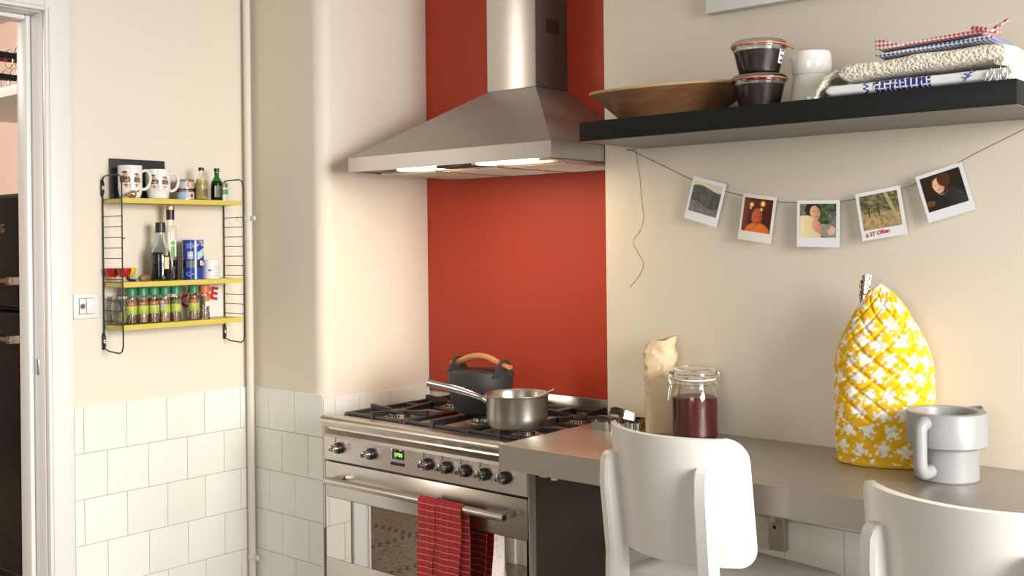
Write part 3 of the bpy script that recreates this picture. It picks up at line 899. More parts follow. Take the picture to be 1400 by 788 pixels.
# ---- crumpled paper flour bag
def papermat():
    q = NT('flour_paper'); v = q.obj()
    n = q.noise(v, 22, 4, .6)
    q.set(Base_Color=q.mix(n, (.68, .53, .33, 1), (.58, .43, .25, 1)), Roughness=.55); q.bump(n, .35, .004); return q.m
PAPER = papermat()
PAPER_IN = simple('paper_inside', (.56, .36, .17, 1), .7)
bgx = thing('flour_bag', 'crumpled beige paper flour bag standing open against the wall', 'paper bag', (-1.486, 2.304, ZC), math.radians(31.5))
BW, BD, BH = .0395, .0265, .246
def bag_pt(u, v, inset=0.0):
    # u around, v up
    a = 2*PI*u
    c, s_ = math.cos(a), math.sin(a)
    n = 5.0 if v < .55 else 5.0-3.0*(v-.55)/.45
    rr = (abs(c)**n+abs(s_)**n)**(-1/n)
    w_ = BW*(1-.02*v); d_ = BD
    if v > .72: d_ *= 1-.25*(v-.72)/.28
    pinch = -.10*math.exp(-((v-.70)/.05)**2)+.05*math.exp(-((v-.62)/.04)**2)+.07*math.exp(-((v-.80)/.05)**2)-.05*math.exp(-((v-.38)/.07)**2)*(c < 0)
    cr = (fbm(u*14+3, v*9, 4)-.5)*.008*min(1, v*3)*(1 if v < .95 else .6)
    cr += (abs((u*6+v*7) % 1-.5)-.25)*.006*min(1, max(0, v-.25)*3)+(abs((u*5-v*8+.3) % 1-.5)-.25)*.006*min(1, max(0, v-.3)*3)
    x = c*rr*(w_*(1+pinch)+cr-inset)
    y = s_*rr*(d_*(1+pinch)+cr-inset)
    top = BH*(1+.0) - .014*(1-c)*.5*(1 if True else 0)
    ragged = .012*fbm(u*9, 1.7, 9)
    z = v*(BH-.018+.022*(c*.5+.5)*(v**4)-(ragged*v**6))
    x += -.004*math.exp(-((v-.72)/.08)**2)+.004*v**5-.005*math.exp(-((v-.88)/.06)**2)
    return (x, y, z)
def bag_facet(u, v):
    i, j = round(u*30) % 30, round(v*22)
    k = min(1, max(0, (v-.10)*2.2))*(1 if v < .97 else .3)
    uu = u+(hsh(i, j, 11)-.5)*.026*k if 0 < i else u
    p = bag_pt(uu, min(1, max(0, v+(hsh(i, j, 12)-.5)*.030*k)) if v < .97 else v)
    q = 1+(hsh(i, j, 13)-.5)*.13*k
    return (p[0]*q, p[1]*q, p[2])
G().slab(bag_facet, 31, 23, .0006).build('paper', PAPER, bgx, sharp=16)
G().grid(lambda u, v: bag_pt(u, .80+.185*v, .0045), 72, 12, cu=True).build('paper_inside', PAPER_IN, bgx, sharp=180)
G().box(-BW*.86, BW*.86, -BD*.86, BD*.86, .0004, .15, .006).build('flour', simple('flour', (.82, .78, .70, 1), .9), bgx)
raster('printed_label', PRINT, lambda u, v: (bag_pt(.5+.03-.11*u, .46+.10*v, -.0012)), lambda u, v: (196, 196, 60) if .15 < u < .9 else (214, 190, 140), 8, 10, bgx, label='small yellow-green printed label on the side')
raster('printed_text', PRINT, lambda u, v: (bag_pt(.5+.03-.10*u, .26+.14*v, -.0012)), lambda u, v: (120, 110, 100) if (int(v*9) % 2 == 0 and .2 < u < .85) else (214, 190, 140), 8, 28, bgx)

# ---- cookie cutters
def cutter(name, label, shape, loc, rot, h=.020, mat=None, size=.028):
    t = thing(name, label, 'cookie cutter', loc, 0, 'tin cookie cutters'); t.rotation_euler = rot
    n = 72; pts = []
    for i in range(n):
        a = 2*PI*i/n
        if shape == 'star': rr = size*(.76+.24*math.cos(5*a))
        elif shape == 'flower': rr = size*(.80+.16*abs(math.cos(3*a))*2-.16)
        elif shape == 'heart': rr = size*(.62+.30*abs(math.cos(a*.5+PI/4))+.12*math.sin(a))
        elif shape == 'moon': rr = size*(.95-.45*math.exp(-((a-PI)/.8)**2))
        else: rr = size*min(1/max(abs(math.cos(a)), abs(math.sin(a)), 1e-6), 1.3)*.8
        pts.append((rr*math.cos(a), rr*math.sin(a)))
    g = G()
    def strip(r0, z0, z1, t_):
        vv, ff = [], []
        for (px, py) in pts:
            l = math.hypot(px, py); ux, uy = px/l, py/l
            vv += [(px, py, z0), (px+ux*t_, py+uy*t_, z0), (px+ux*t_, py+uy*t_, z1), (px, py, z1)]
        for i in range(n):
            j = (i+1) % n
            for k in range(4): ff.append((i*4+k, j*4+k, j*4+(k+1) % 4, i*4+(k+1) % 4))
        g.add(vv, ff)
    strip(0, 0, h, .0006)
    g.build('blade', mat, t, sharp=25)
    vv, ff = [], []
    for (px, py) in pts:
        l = math.hypot(px, py); ux, uy = px/l, py/l
        vv += [(px, py, h-.0012), (px+ux*.003, py+uy*.003, h-.0012), (px+ux*.003, py+uy*.003, h), (px, py, h)]
    for i in range(n):
        j = (i+1) % n
        for k in range(4): ff.append((i*4+k, j*4+k, j*4+(k+1) % 4, i*4+(k+1) % 4))
    G().add(vv, ff).build('rolled_edge', mat, t, sharp=25)
    return t
TIN = steel('tin', col=(.42, .40, .36, 1), rough=.3, aniso=0)
COPPER = simple('copper', (.60, .24, .10, 1), .25, 1.0)
cutter('cookie_cutter', 'tin cookie cutter at the left front of the pile, beside the chair back', 'square', (-1.628, 2.233, ZC), (0, 0, .3), .021, TIN, .021)
cutter('cookie_cutter', 'tin cookie cutter under the pile, nearest the flour bag', 'flower', (-1.548, 2.270, ZC), (0, 0, .8), .021, TIN, .022)
cutter('cookie_cutter', 'tin cookie cutter in the middle of the bottom layer of the pile', 'star', (-1.588, 2.235, ZC), (0, 0, .1), .021, TIN, .023)
cutter('cookie_cutter', 'tin cookie cutter lying tilted on top of the pile at left', 'moon', (-1.600, 2.262, ZC+.0245), (.30, .22, .5), .021, TIN, .028)
cutter('cookie_cutter', 'tin cookie cutter on top of the pile at right, leaning towards the flour bag', 'square', (-1.568, 2.268, ZC+.0235), (-.25, .30, .9), .021, TIN, .021)
cutter('cookie_cutter', 'small copper cookie cutter at the back against the flour bag', 'flower', (-1.562, 2.312, ZC), (0, 0, .1), .024, COPPER, .020)

# ---- quilted tea cosy
BMS = [["..#..#.", "..####.", "#..###.", ".#####.", "..####.", ".##..#.", "....#.."], [".##..#.", "..###..", ".#####.", ".####.#", "...##..", "#..###.", "..#...."], ["...#...", ".##.##.", "..####.", "#####..", ".####..", ".#..##.", "......#"]]
motifs = []
rr_ = random.Random(11)
for i in range(-14, 15):
    for j in range(-1, 14):
        motifs.append((i*.0415+(.0207 if j % 2 else 0)+rr_.uniform(-.006, .006), j*.0375+rr_.uniform(-.005, .005), rr_.choice((0, 1, 2, 3))*PI/2+rr_.uniform(-.3, .3)+.35, rr_.random()))
CS = .0050
def cosy_white(s_, z):
    for mx, mz, rot, f in motifs:
        dx, dz = s_-mx, z-mz
        if abs(dx) > .03 or abs(dz) > .03: continue
        c, s2 = math.cos(rot), math.sin(rot)
        a, b = dx*c+dz*s2, -dx*s2+dz*c
        i, j = int(math.floor(a/CS+3.5)), int(math.floor(b/CS+3.5))
        if 0 <= i < 7 and 0 <= j < 7 and BMS[int(f*2.99)][j][i] == '#': return True
    return False
tc = thing('tea_cosy', 'yellow and white patterned quilted tea cosy with a pointed top', 'tea cosy', (-.900, 2.279, ZC), math.radians(16))
tab = [(0, .101), (.04, .104), (.12, .104), (.205, .103), (.237, .098), (.266, .086), (.293, .073), (.334, .051), (.358, .033), (.374, .017), (.384, .003)]
def interp(t, z):
    for (a, b), (c, d) in zip(t[:-1], t[1:]):
        if z <= c: return b+(d-b)*(z-a)/(c-a)
    return t[-1][1]
zs = [0, .0006]+[.384*k/150 for k in range(1, 151)]
NU = 250
def cosy_pt(u, z, off=0):
    a_ = 2*PI*u; A = interp(tab, z); k = A/.104
    B = .074*min(1, max(.10, (k*1.12)**1.5))
    c, s_ = math.cos(a_), math.sin(a_)
    n = 2.15
    rr = (abs(c)**n+abs(s_)**n)**(-1/n)
    arc = u*.58
    # quilting grooves, two diagonal families
    g = 0
    for sg in (1, -1):
        q = ((arc*.82+sg*z*.95)/.043) % 1; dd = min(q, 1-q)*.043
        g += math.exp(-(dd/.0042)**2)
    dep = .0042*min(g, 1.2)*min(1, A/.05)
    seam = .002*math.exp(-(min(abs(u), abs(u-.5), abs(u-1))/.008)**2)
    hem = .003*math.exp(-((z-.016)/.0035)**2)
    puff = .003*math.sin(u*31)*math.sin(z*40)
    x = c*rr*(A-dep+seam*0-hem+off)+.006*(z/.384)**2*-1
    y = s_*rr*(B-dep-hem+off*.8+puff*.3)
    return (x, y, z+.0004)
g = G().grid(lambda u, v: cosy_pt(u, zs[int(round(v*(len(zs)-1)))]), NU, len(zs), cu=True)
me = bpy.data.meshes.new('cosy_cover'); me.from_pydata(g.v, [], g.f); me.update()
at = me.color_attributes.new('Col', 'FLOAT_COLOR', 'POINT'); arr = []
Yc, Wc = lin(222, 172, 6), lin(232, 228, 216)
for z in zs:
    for u in range(NU):
        x, y, _ = cosy_pt(u/NU, z)
        # print coordinate: angle based arc for the lower part
        s_ = u/NU*.58
        k = interp(tab, z)/.104
        side = 0 if u < NU/2 else .29
        s2 = side+.145+((s_-side)-.145)*max(k, .3)
        arr += list(Wc if (cosy_white(s2-.29, z) and z > .0) else Yc)
at.data.foreach_set('color', arr)
me.polygons.foreach_set('use_smooth', [True]*len(me.polygons)); me.materials.append(PRINT_CLOTH)
o = bpy.data.objects.new('quilted_cover', me); COL.objects.link(o); o.parent = tc
G().tube([(cosy_pt(k/60, .003, .001)) for k in range(60)], .003, 8, closed=True).build('hem_piping', simple('yellow_piping', (.62, .38, .01, 1), .9), tc)
# hanging loop of printed tape
def lp(u, v):
    pts = [(-.043, 0, .340), (-.046, 0, .362), (-.043, .0, .386), (-.036, 0, .4035), (-.030, 0, .404), (-.031, 0, .388), (-.036, 0, .366), (-.036, 0, .345)]
    t = u*(len(pts)-1); i = min(int(t), len(pts)-2); f = t-i
    p = Vector(pts[i])*(1-f)+Vector(pts[i+1])*f
    q = -.009+.018*v; return (-.038+(p.x+.038)*.8+q*.62, (p.x+.038)*-.6+q*.78, p.z)
loopmat = NT('loop_tape'); vv_ = loopmat.obj(); nn = loopmat.noise(vv_, 230, 1)
loopmat.set(Base_Color=loopmat.mix(loopmat.math('GREATER_THAN', nn, .54), (.75, .70, .62, 1), (.10, .04, .035, 1)), Roughness=.9)
G().slab(lp, 40, 5, .0030).build('hanging_loop', loopmat.m, tc, label='cream and brown patterned hanging loop')

# ---- grey stepped pitcher
pt_ = thing('pitcher', 'matt grey stepped stoneware pitcher with a thick handle', 'pitcher', (-.742, 2.196, ZC), math.radians(0))
ro, ru = .0605, .0765
prof = [(.001, 0), (ru*0+ro-.003, 0), (ro, .003), (ro, .066), (ro+.0005, .0675), (ru-.003, .0685), (ru, .071), (ru, .1335), (ru-.002, .136), (ru-.017, .136), (ru-.019, .133), (ru-.020, .075), (ro-.009, .064), (ro-.009, .008), (.001, .007)]
pb = G().lathe(prof, 64, cap=False).build('pitcher_body', GREYPOT, pt_, sharp=40)
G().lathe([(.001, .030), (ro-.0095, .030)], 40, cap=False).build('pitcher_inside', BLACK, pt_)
# handle faces the camera's left front
ha = math.radians(-102)
Mh = Matrix.Rotation(ha, 4, 'Z')
g = G().tube([(ru-.010, 0, .117), (ru+.004, 0, .119), (ru+.016, 0, .111), (ru+.0185, 0, .095), (ru+.0185, 0, .060), (ru+.017, 0, .036), (ru+.008, 0, .023), (ru-.008, 0, .022), (ro-.006, 0, .024)], [.0135]*9, 16, smooth=5); g.xf(Mh)
g.build('handle', GREYPOT, pt_)
# pouring lip at the back right
la = math.radians(62)
g = G()
def lipf(u, v):
    a = la+(u-.5)*.75; b = math.cos((u-.5)*PI)**2
    rr = ru-.002+.016*b*v; return (rr*math.cos(a), rr*math.sin(a), .120+.0155*v+.003*b*v)
G().slab(lipf, 17, 6, .004).build('spout', GREYPOT, pt_, sharp=60)

# ------------------------------------------------------------------ black wall shelf and what stands on it
SZ0, SZ1, SX0, SX1, SY0 = 1.645, 1.6935, -1.573, -.573, 2.088
sh = thing('wall_shelf', 'long thick black floating shelf on the wall above the worktop', 'shelf', (SX0, YW, SZ0))
G().box(0, SX1-SX0, SY0-YW, -.0008, .0012, SZ1-SZ0, .0012).build('board', SHELF_BLACK, sh)
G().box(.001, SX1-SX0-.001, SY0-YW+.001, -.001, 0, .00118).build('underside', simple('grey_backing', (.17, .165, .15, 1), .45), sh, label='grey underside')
# oval wooden bowl
wbw = thing('wooden_bowl', 'wide oval wooden bowl at the left end of the black shelf', 'bowl', (-1.412, 2.236, SZ1))
def bowl_pt(u, t, inner=False):
    a = 2*PI*u
    prof_ = [(.0, .0), (.50, .0), (.56, .004), (.70, .030), (.86, .058), (1.0, .082)] if not inner else [(0, .010), (.48, .011), (.62, .026), (.80, .056), (.97, .0815)]
    k = t*(len(prof_)-1); i = min(int(k), len(prof_)-2); f = k-i
    s_ = prof_[i][0]*(1-f)+prof_[i+1][0]*f; z = prof_[i][1]*(1-f)+prof_[i+1][1]*f
    wob = 1+.012*math.sin(3*a+.6)
    return (.226*s_*math.cos(a)*wob, .121*s_*math.sin(a)*wob, z*.92-.006*math.cos(a)*z/.08+.003*(s_**3)*math.sin(2*a+2.2)*(z/.08)+.0004)
g = G()
NB = 64
vv = [bowl_pt(u/NB, t/20) for t in range(21) for u in range(NB)]+[bowl_pt(u/NB, 1-t/16, True) for t in range(17) for u in range(NB)]
ff = []
for j in range(37):
    for i in range(NB):
        k = (i+1) % NB; ff.append((j*NB+i, j*NB+k, (j+1)*NB+k, (j+1)*NB+i))
G().add(vv, ff).build('bowl_body', WOOD_B, wbw, sharp=50)
rim_pts = [bowl_pt(u/NB, 1) for u in range(NB)]
G().tube([(p[0]*.985, p[1]*.985, p[2]) for p in rim_pts], .0035, 8, closed=True).build('pale_rim', wood('pale_rim_wood', (.52, .33, .15, 1), (.62, .42, .20, 1)), wbw, label='paler worn rim')
# two preserving jars of dark jam, stacked
def weck(z, label, tab_):
    t = thing('preserve_jar', label, 'jar', (-1.132, 2.168, z), 0, 'stacked preserve jars')
    H = .0745
    out = [(.001, 0), (.040, 0), (.0435, .003), (.0555, .051), (.057, .0575), (.0605, .059), (.061, .062)]
    inn = [(.054, .062), (.0535, .051), (.0415, .006), (.001, .005)]
    G().lathe(out+inn, 44, cap=False).build('glass_body', GLASS, t, sharp=50)
    G().lathe([(.001, .0054), (.0417, .0056), (.0538, .0515), (.001, .0515)], 44).build('dark_jam', JAM_D, t)
    G().lathe([(.053, .0622), (.0622, .0622), (.0622, .0648), (.053, .0648)], 44, cap=False).build('rubber_seal', RUBBER, t, label='orange rubber sealing ring')
    G().lathe([(.001, .0655), (.061, .0652), (.0612, .069), (.058, .0725), (.055, .074), (.053, .0715), (.001, .0715)], 44, cap=False).build('glass_lid', GLASS, t, sharp=50)
    if tab_:
        g = G().prism([(.060, .063), (.068, .061), (.075, .057), (.0765, .054), (.073, .0545), (.064, .0592), (.060, .0602)], 'y', -.008, .008); g.xf(Matrix.Rotation(math.radians(18), 4, 'Z'))
        g.build('seal_tab', RUBBER, t)
        def lb(u, v):
            a = math.radians(-8)+u*math.radians(34); zz = .022+.030*v; rr = .0439+(zz-.003)/.055*.0125+.0008
            return (rr*math.cos(a), rr*math.sin(a), zz)
        raster('paper_label', PRINT, lb, lambda u, v: (40, 40, 45) if (int(v*8) % 3 == 1 and .2 < u < .7) else (232, 230, 224), 10, 18, t)
    return t
weck(SZ1+.0003, 'squat glass jar of dark jam at the bottom of the stack on the black shelf', False)
weck(SZ1+.0748, 'squat glass jar of dark jam with orange seal tab, on top of the stack', True)
# two white tumblers stacked rim to rim
tu = thing('tumbler', 'lower cream ceramic tumbler standing on the black shelf', 'tumbler', (-1.026, 2.205, SZ1+.0003), 0, 'stacked tumblers')
G().lathe([(.001, 0), (.040, 0), (.0445, .003), (.046, .010), (.0455, .020), (.042, .045), (.0395, .064), (.0385, .0665), (.036, .0665), (.038, .047), (.042, .02), (.040, .006), (.001, .005)], 48, cap=False).build('tumbler_body', CERAMIC2, tu)
tu2 = thing('tumbler', 'upper white ceramic tumbler turned over on top of the cream one', 'tumbler', (-1.026, 2.205, SZ1+.0672), 0, 'stacked tumblers')
G().lathe([(.0365, 0), (.039, 0), (.0405, .003), (.0435, .018), (.0430, .036), (.0415, .046), (.040, .0495), (.034, .0515), (.001, .0515), (.001, .047), (.037, .046), (.039, .036), (.0395, .018), (.0365, .002)], 48, cap=False).build('tumbler_body', CERAMIC, tu2)

# ---- folded textiles at the right end of the shelf
def cloth_block(x0, x1, y0, y1, z0, z1, wob=.002, seed=0, nx=70, n=40, ends=.010, taperL=0):
    def fn(u, v):
        # v along x, u around the section
        x = x0+(x1-x0)*v
        a = 2*PI*u; c, s_ = math.cos(a), math.sin(a); p = 5.0
        rr = (abs(c)**p+abs(s_)**p)**(-1/p)
        e = min(1, (min(v, 1-v)*(x1-x0)/ends))
        k = math.sqrt(max(0, 1-(1-e)**2)) if e < 1 else 1
        k = .55+.45*k if ends < .02 else max(.25, k)
        hy, hz = (y1-y0)/2, (z1-z0)/2
        nz = (fbm(x*18+seed, u*6, seed)-.5)*2*wob
        zc_ = z0+hz
        y = (y0+y1)/2+c*rr*hy*(1-.02*(1-k))+nz*.6*c
        z = zc_+s_*rr*hz*k+nz*(1 if s_ > .2 else .15)*k
        return (x+.002*math.sin(u*20+seed), y, max(z, z0))
    g = G().grid(fn, n, nx, cu=True)
    g.f.append(tuple(range(n-1, -1, -1))); g.f.append(tuple(range((nx-1)*n, nx*n)))
    return g
def white_print_mat():
    q = NT('white_blue_cloth'); v = q.obj(); x, y, z = q.sep(v)
    band = q.math('MULTIPLY', q.math('GREATER_THAN', x, .098), q.math('LESS_THAN', x, .212))
    w1 = q.math('LESS_THAN', q.math('FRACT', q.math('DIVIDE', q.math('ADD', q.math('ADD', x, q.math('MULTIPLY', q.noise(v, 40), .008)), 5), .0105)), .30)
    w2 = q.math('LESS_THAN', q.math('FRACT', q.math('DIVIDE', q.math('ADD', z, 5), .0085)), .34)
    dash = q.math('MAXIMUM', q.math('MULTIPLY', w1, q.math('GREATER_THAN', q.noise(v, 90), .42)), q.math('MULTIPLY', w2, q.math('GREATER_THAN', q.noise(v, 75), .5)))
    blue = q.mix(q.math('MINIMUM', dash, 1), (.022, .035, .22, 1), (.74, .74, .74, 1))
    wig = q.math('LESS_THAN', q.math('ABSOLUTE', q.math('ADD', q.math('ADD', x, -.084), q.math('MULTIPLY', q.math('SINE', q.math('MULTIPLY', z, 700)), .004))), .0028)
    wig2 = q.math('LESS_THAN', q.math('ABSOLUTE', q.math('ADD', q.math('ADD', x, .690), q.math('MULTIPLY', z, -.35)), ), .0)
    base = q.mix(wig, (.78, .78, .79, 1), (.03, .05, .30, 1))
    q.set(Base_Color=q.mix(band, base, blue), Roughness=.9); q.bump(q.noise(v, 200), .2, .001); return q.m
c1 = thing('folded_tablecloth', 'folded white cloth with a blue woven print at the bottom of the linen pile', 'cloth', (-.945, 2.11, SZ1))
g = cloth_block(-.945, -.585, 2.10, 2.33, SZ1+.0006, SZ1+.0275, .0012, 1, 90, 48)
g.xf(Matrix.Translation((.945, -2.11, -SZ1)))
WB = white_print_mat()
o = g.build('cloth', WB, c1, sharp=80)
# blue sprig drawn as thin stitched lines and a fringe
gg = G()
for (a, b) in (((.275, -.0105, .004), (.290, -.0112, .0265)), ((.279, -.0108, .010), (.272, -.0110, .0145)), ((.284, -.0111, .016), (.276, -.0113, .0205)), ((.281, -.0109, .012), (.289, -.0111, .016)), ((.287, -.0111, .020), (.296, -.0112, .023))):
    gg.tube([a, b], .0009, 5)
gg.build('blue_stitching', simple('blue_thread', (.02, .04, .28, 1), .8), c1)
g = G()
for k in range(46):
    x = .312+k*.0011+.002*hsh(k, 2); y = -.0100+.004*hsh(k, 1)
    zz = .010+.017*hsh(k, 5)
    g.tube([(x, y+.003, zz), (x+.004*hsh(k, 7), y-.003-.004*hsh(k, 8), zz-.003), (x+.006*hsh(k, 9)-.003, y-.001-.004*hsh(k, 3), zz-.011)], .0010, 4, smooth=2)
fr_ = g.build('fringe', simple('white_thread', (.80, .80, .78, 1), .9), c1); fr_['kind'] = 'stuff'
# crocheted blanket
def crochetmat():
    q = NT('crochet'); v = q.obj()
    vo = q.n('ShaderNodeTexVoronoi', i_Vector=q.mapping(v, (1, 1, 1.15)), i_Scale=170.0)
    hole = q.math('LESS_THAN', vo.outputs['Distance'], .30)
    big = q.math('GREATER_THAN', q.noise(v, 30), .36)
    m = q.math('MULTIPLY', hole, big)
    q.set(Base_Color=q.mix(m, (.78, .72, .60, 1), (.42, .35, .24, 1)), Roughness=.95)
    q.bump(vo.outputs['Distance'], .8, .003); return q.m
CRO = crochetmat()
c2 = thing('crochet_blanket', 'folded cream crocheted blanket in the middle of the linen pile', 'blanket', (-.93, 2.11, SZ1+.0285))
g = cloth_block(.0, .318, -.012,   .20, .0004, .0385, .0035, 5, 90, 56, .02)
g.xf(Matrix.Rotation(math.radians(-1.5), 4, 'Y') @ Matrix.Translation((.012, 0, 0)))
g.v = [(x, y, max(z, .0004)) for x, y, z in g.v]
cb_ = g.build('folded_body', CRO, c2, sharp=80)
# soft rolled fold at the right end
for k, (z, rr) in enumerate(((.011, .0105), (.030, .0125))):
    G().tube([(.322, -.008, z), (.330, .05, z+.001), (.328, .12, z), (.324, .19, z)], [rr*.9, rr, rr, rr*.9], 14, smooth=4).build('end_fold', CRO, c2)
# edge hanging down at the left
def tail(u, v):
    s_ = u
    pts = [(.030, .0005, .024), (.004, -.004, .024), (-.022, -.007, .012), (-.036, -.010, -.012), (-.046, -.012, -.0345)]
    t = s_*(len(pts)-1); i = min(int(t), len(pts)-2); f = t-i
    p = Vector(pts[i])*(1-f)+Vector(pts[i+1])*f
    return (p.x+.003*math.sin(v*9), p.y+.10*v, max(p.z+.002*math.sin(v*14+s_*6), -.036))
G().slab(tail, 24, 14, .005).build('hanging_edge', CRO, c2, sharp=80)
# gingham napkins
def gingham(name, c, p=.0085):
    q = NT(name); v = q.obj(); x, y, z = q.sep(v)
    a = q.math('LESS_THAN', q.math('FRACT', q.math('DIVIDE', q.math('ADD', x, 5), p)), .5)
    b = q.math('LESS_THAN', q.math('FRACT', q.math('DIVIDE', q.math('ADD', q.math('SUBTRACT', y, z), 5), p)), .5)
    f = q.math('MULTIPLY', q.math('ADD', a, b), .5)
    q.set(Base_Color=q.mix(f, (.78, .77, .76, 1), c), Roughness=.9); q.bump(q.noise(v, 400), .15, .0008); return q.m
GB = gingham('blue_gingham', (.03, .06, .28, 1)); GR = gingham('red_gingham', (.50, .02, .03, 1))
n1 = thing('napkin', 'folded blue gingham napkin under the red one on the linen pile', 'napkin', (-.845, 2.118, SZ1+.0715), 0, 'gingham napkins')
g = cloth_block(0, .222, -.004, .16, .0, .0115, .0008, 2, 60, 36, .006)
g.xf(Matrix.Rotation(math.radians(-2.5), 4, 'Y')); g.build('cloth', GB, n1, sharp=80)
n2 = thing('napkin', 'red gingham napkin with a tied corner on top of the linen pile', 'napkin', (-.845, 2.118, SZ1+.0862), 0, 'gingham napkins')
g = cloth_block(.003, .205, -.004, .155, .0, .0095, .0008, 3, 60, 36, .006)
g.xf(Matrix.Rotation(math.radians(-2.6), 4, 'Y')); g.build('cloth', GR, n2, sharp=80)
def corner(u, v):
    x = .0+.060*u; return (x, -.0055-.002*math.sin(u*3), .0015+.0245*(1-u)*v+.0026*u)
G().slab(corner, 14, 8, .0014).build('turned_corner', GR, n2, sharp=80)
for pts in ([(.196, .0, .021), (.215, -.003, .013), (.232, -.006, .017), (.252, -.004, .029)], [(.185, .0, .022), (.205, -.006, .017), (.225, -.008, .010), (.238, -.004, .007)]):
    G().tube(pts, [.006, .005, .005, .0035], 8, smooth=4, ry=.0025).build('tie_end', GR, n2)

# ---- white canvas above the shelf
cv = thing('canvas', 'white stretched canvas at the top edge of the picture above the shelf', 'canvas', (-1.363, YW, 1.965))
G().box(0, .62, -.030, -.0006, 0, .45, .002).build('canvas_front', simple('canvas_white', (.76, .76, .74, 1), .75), cv)

# ------------------------------------------------------------------ string of instant photographs
def A(x, z, y=2.3435): return Vector((x, y, z))
strg = thing('twine', 'thin brown twine strung under the black shelf with a loose hanging end', 'string', (-1.590, 2.3435, SZ0))
o3 = Vector((-1.590, 2.3435, SZ0))
TW = simple('jute', (.22, .14, .06, 1), .9)
pts = [A(-1.599, 1.6435), A(-1.50, 1.597), A(-1.405, 1.553), A(-1.30, 1.518), A(-1.182, 1.4935), A(-1.09, 1.488), A(-1.024, 1.4885), A(-.95, 1.498), A(-.88, 1.512), A(-.80, 1.542), A(-.732, 1.577), A(-.631, 1.623), A(-.59, 1.6435)]
G().tube([p-o3 for p in pts], .0011, 6, smooth=4).build('strung_twine', TW, strg)
pts = [A(-1.580, 1.6445), A(-1.577, 1.610), A(-1.569, 1.57), A(-1.566, 1.52), A(-1.559, 1.465), A(-1.570, 1.430), A(-1.592, 1.402), A(-1.580, 1.375), A(-1.561, 1.345), A(-1.572, 1.315), A(-1.604, 1.281)]
G().tube([p-o3 for p in pts], .0010, 6, smooth=4).build('loose_end', TW, strg)
G().tube([A(-1.612, 1.6445)-o3, A(-1.6, 1.6425)-o3, A(-1.583, 1.644)-o3], .0016, 6).build('knot', TW, strg)

def pic_land(u, v):
    ridge = .80+.06*math.sin(u*5+.6)+.05*math.sin(u*2.2)-.10*max(0, u-.55)
    if v > ridge: return mixc((226, 214, 176), (206, 196, 170), u)
    n = fbm(u*14, v*14, 2)
    if v < .34-.12*u+.05*math.sin(u*7): return mixc((70, 70, 74), (150, 140, 132), n)
    return mixc((46, 52, 50), (104, 108, 96), n*.9+.15*(v-.4))
def pic_baby(u, v):
    c = mixc((38, 12, 10), (92, 26, 12), fbm(u*5, v*5, 6))
    if u < .16: c = mixc(c, (150, 50, 22), .5)
    for cx, cy, r in ((.27, .80, .12), (.66, .86, .14), (.62, .68, .09), (.24, .70, .06)):
        d = math.hypot(u-cx, v-cy)/r; c = mixc((255, 214, 120) if d < .5 else (236, 130, 40), c, d if d > .5 else 0) if d < 1 else c
    if ell(u, v, .55, .02, .42, .26) < 1: c = mixc((196, 88, 30), (226, 120, 44), fbm(u*9, v*9, 3))
    e = ell(u, v, .50, .46, .19, .25)
    if e < 1: c = mixc((206, 98, 54), (128, 48, 26), min(1, max(0, (u-.34)*1.2+e*.35)))
    for cx in (.45, .60):
        if ell(u, v, cx, .46, .032, .016) < 1: c = (64, 20, 14)
    if ell(u, v, .53, .30, .05, .014) < 1: c = (110, 34, 24)
    return c
def pic_mother(u, v):
    n = fbm(u*11, v*11, 8)
    c = mixc((24, 40, 22), (112, 138, 84), n)
    if u > .80 and v < .75: c = mixc((60, 58, 56), (150, 146, 140), n)
    if u < .18 and v > .45: c = mixc((90, 84, 78), (140, 132, 122), n)
    if ell(u, v, .16, .20, .46, .46) < 1: c = mixc((238, 222, 178), (206, 184, 134), u*1.4)
    if ell(u, v, .36, .84, .22, .22) < 1: c = (46, 28, 22)
    if ell(u, v, .42, .74, .14, .21, .2) < 1: c = mixc((224, 174, 142), (186, 128, 100), (u-.3)*3)
    for cx, cy in ((.40, .78), (.50, .77)):
        if ell(u, v, cx, cy, .025, .012) < 1: c = (60, 36, 30)
    if ell(u, v, .47, .63, .045, .012) < 1: c = (150, 66, 58)
    if ell(u, v, .76, .20, .32, .18, -.3) < 1: c = mixc((186, 180, 168), (112, 108, 102), fbm(u*18, v*18, 4))
    if ell(u, v, .46, .34, .13, .20, .35) < 1: c = mixc((226, 164, 140), (188, 118, 98), (u-.34)*3)
    if ell(u, v, .88, .20, .09, .13, -.5) < 1: c = (222, 170, 142)
    return c
def pic_palm(u, v):
    n = fbm(u*16, v*12, 12)
    if v < .38+.04*math.sin(u*6): c = mixc((120, 96, 62), (208, 184, 132), n)
    elif v < .46: c = mixc((200, 180, 130), (120, 104, 70), n)
    else: c = mixc((40, 40, 24), (178, 172, 120), fbm(u*13+v*5, v*16, 13))
    if abs(u-(.74+.30*(1-v)-.06)) < .05 and v > .10: c = mixc((150, 132, 92), (196, 176, 130), fbm(u*30, v*30, 2))
    for cx in (.2, .34, .46):
        if abs(u-cx) < .012 and .34 < v < .62: c = (58, 48, 30)
    return c
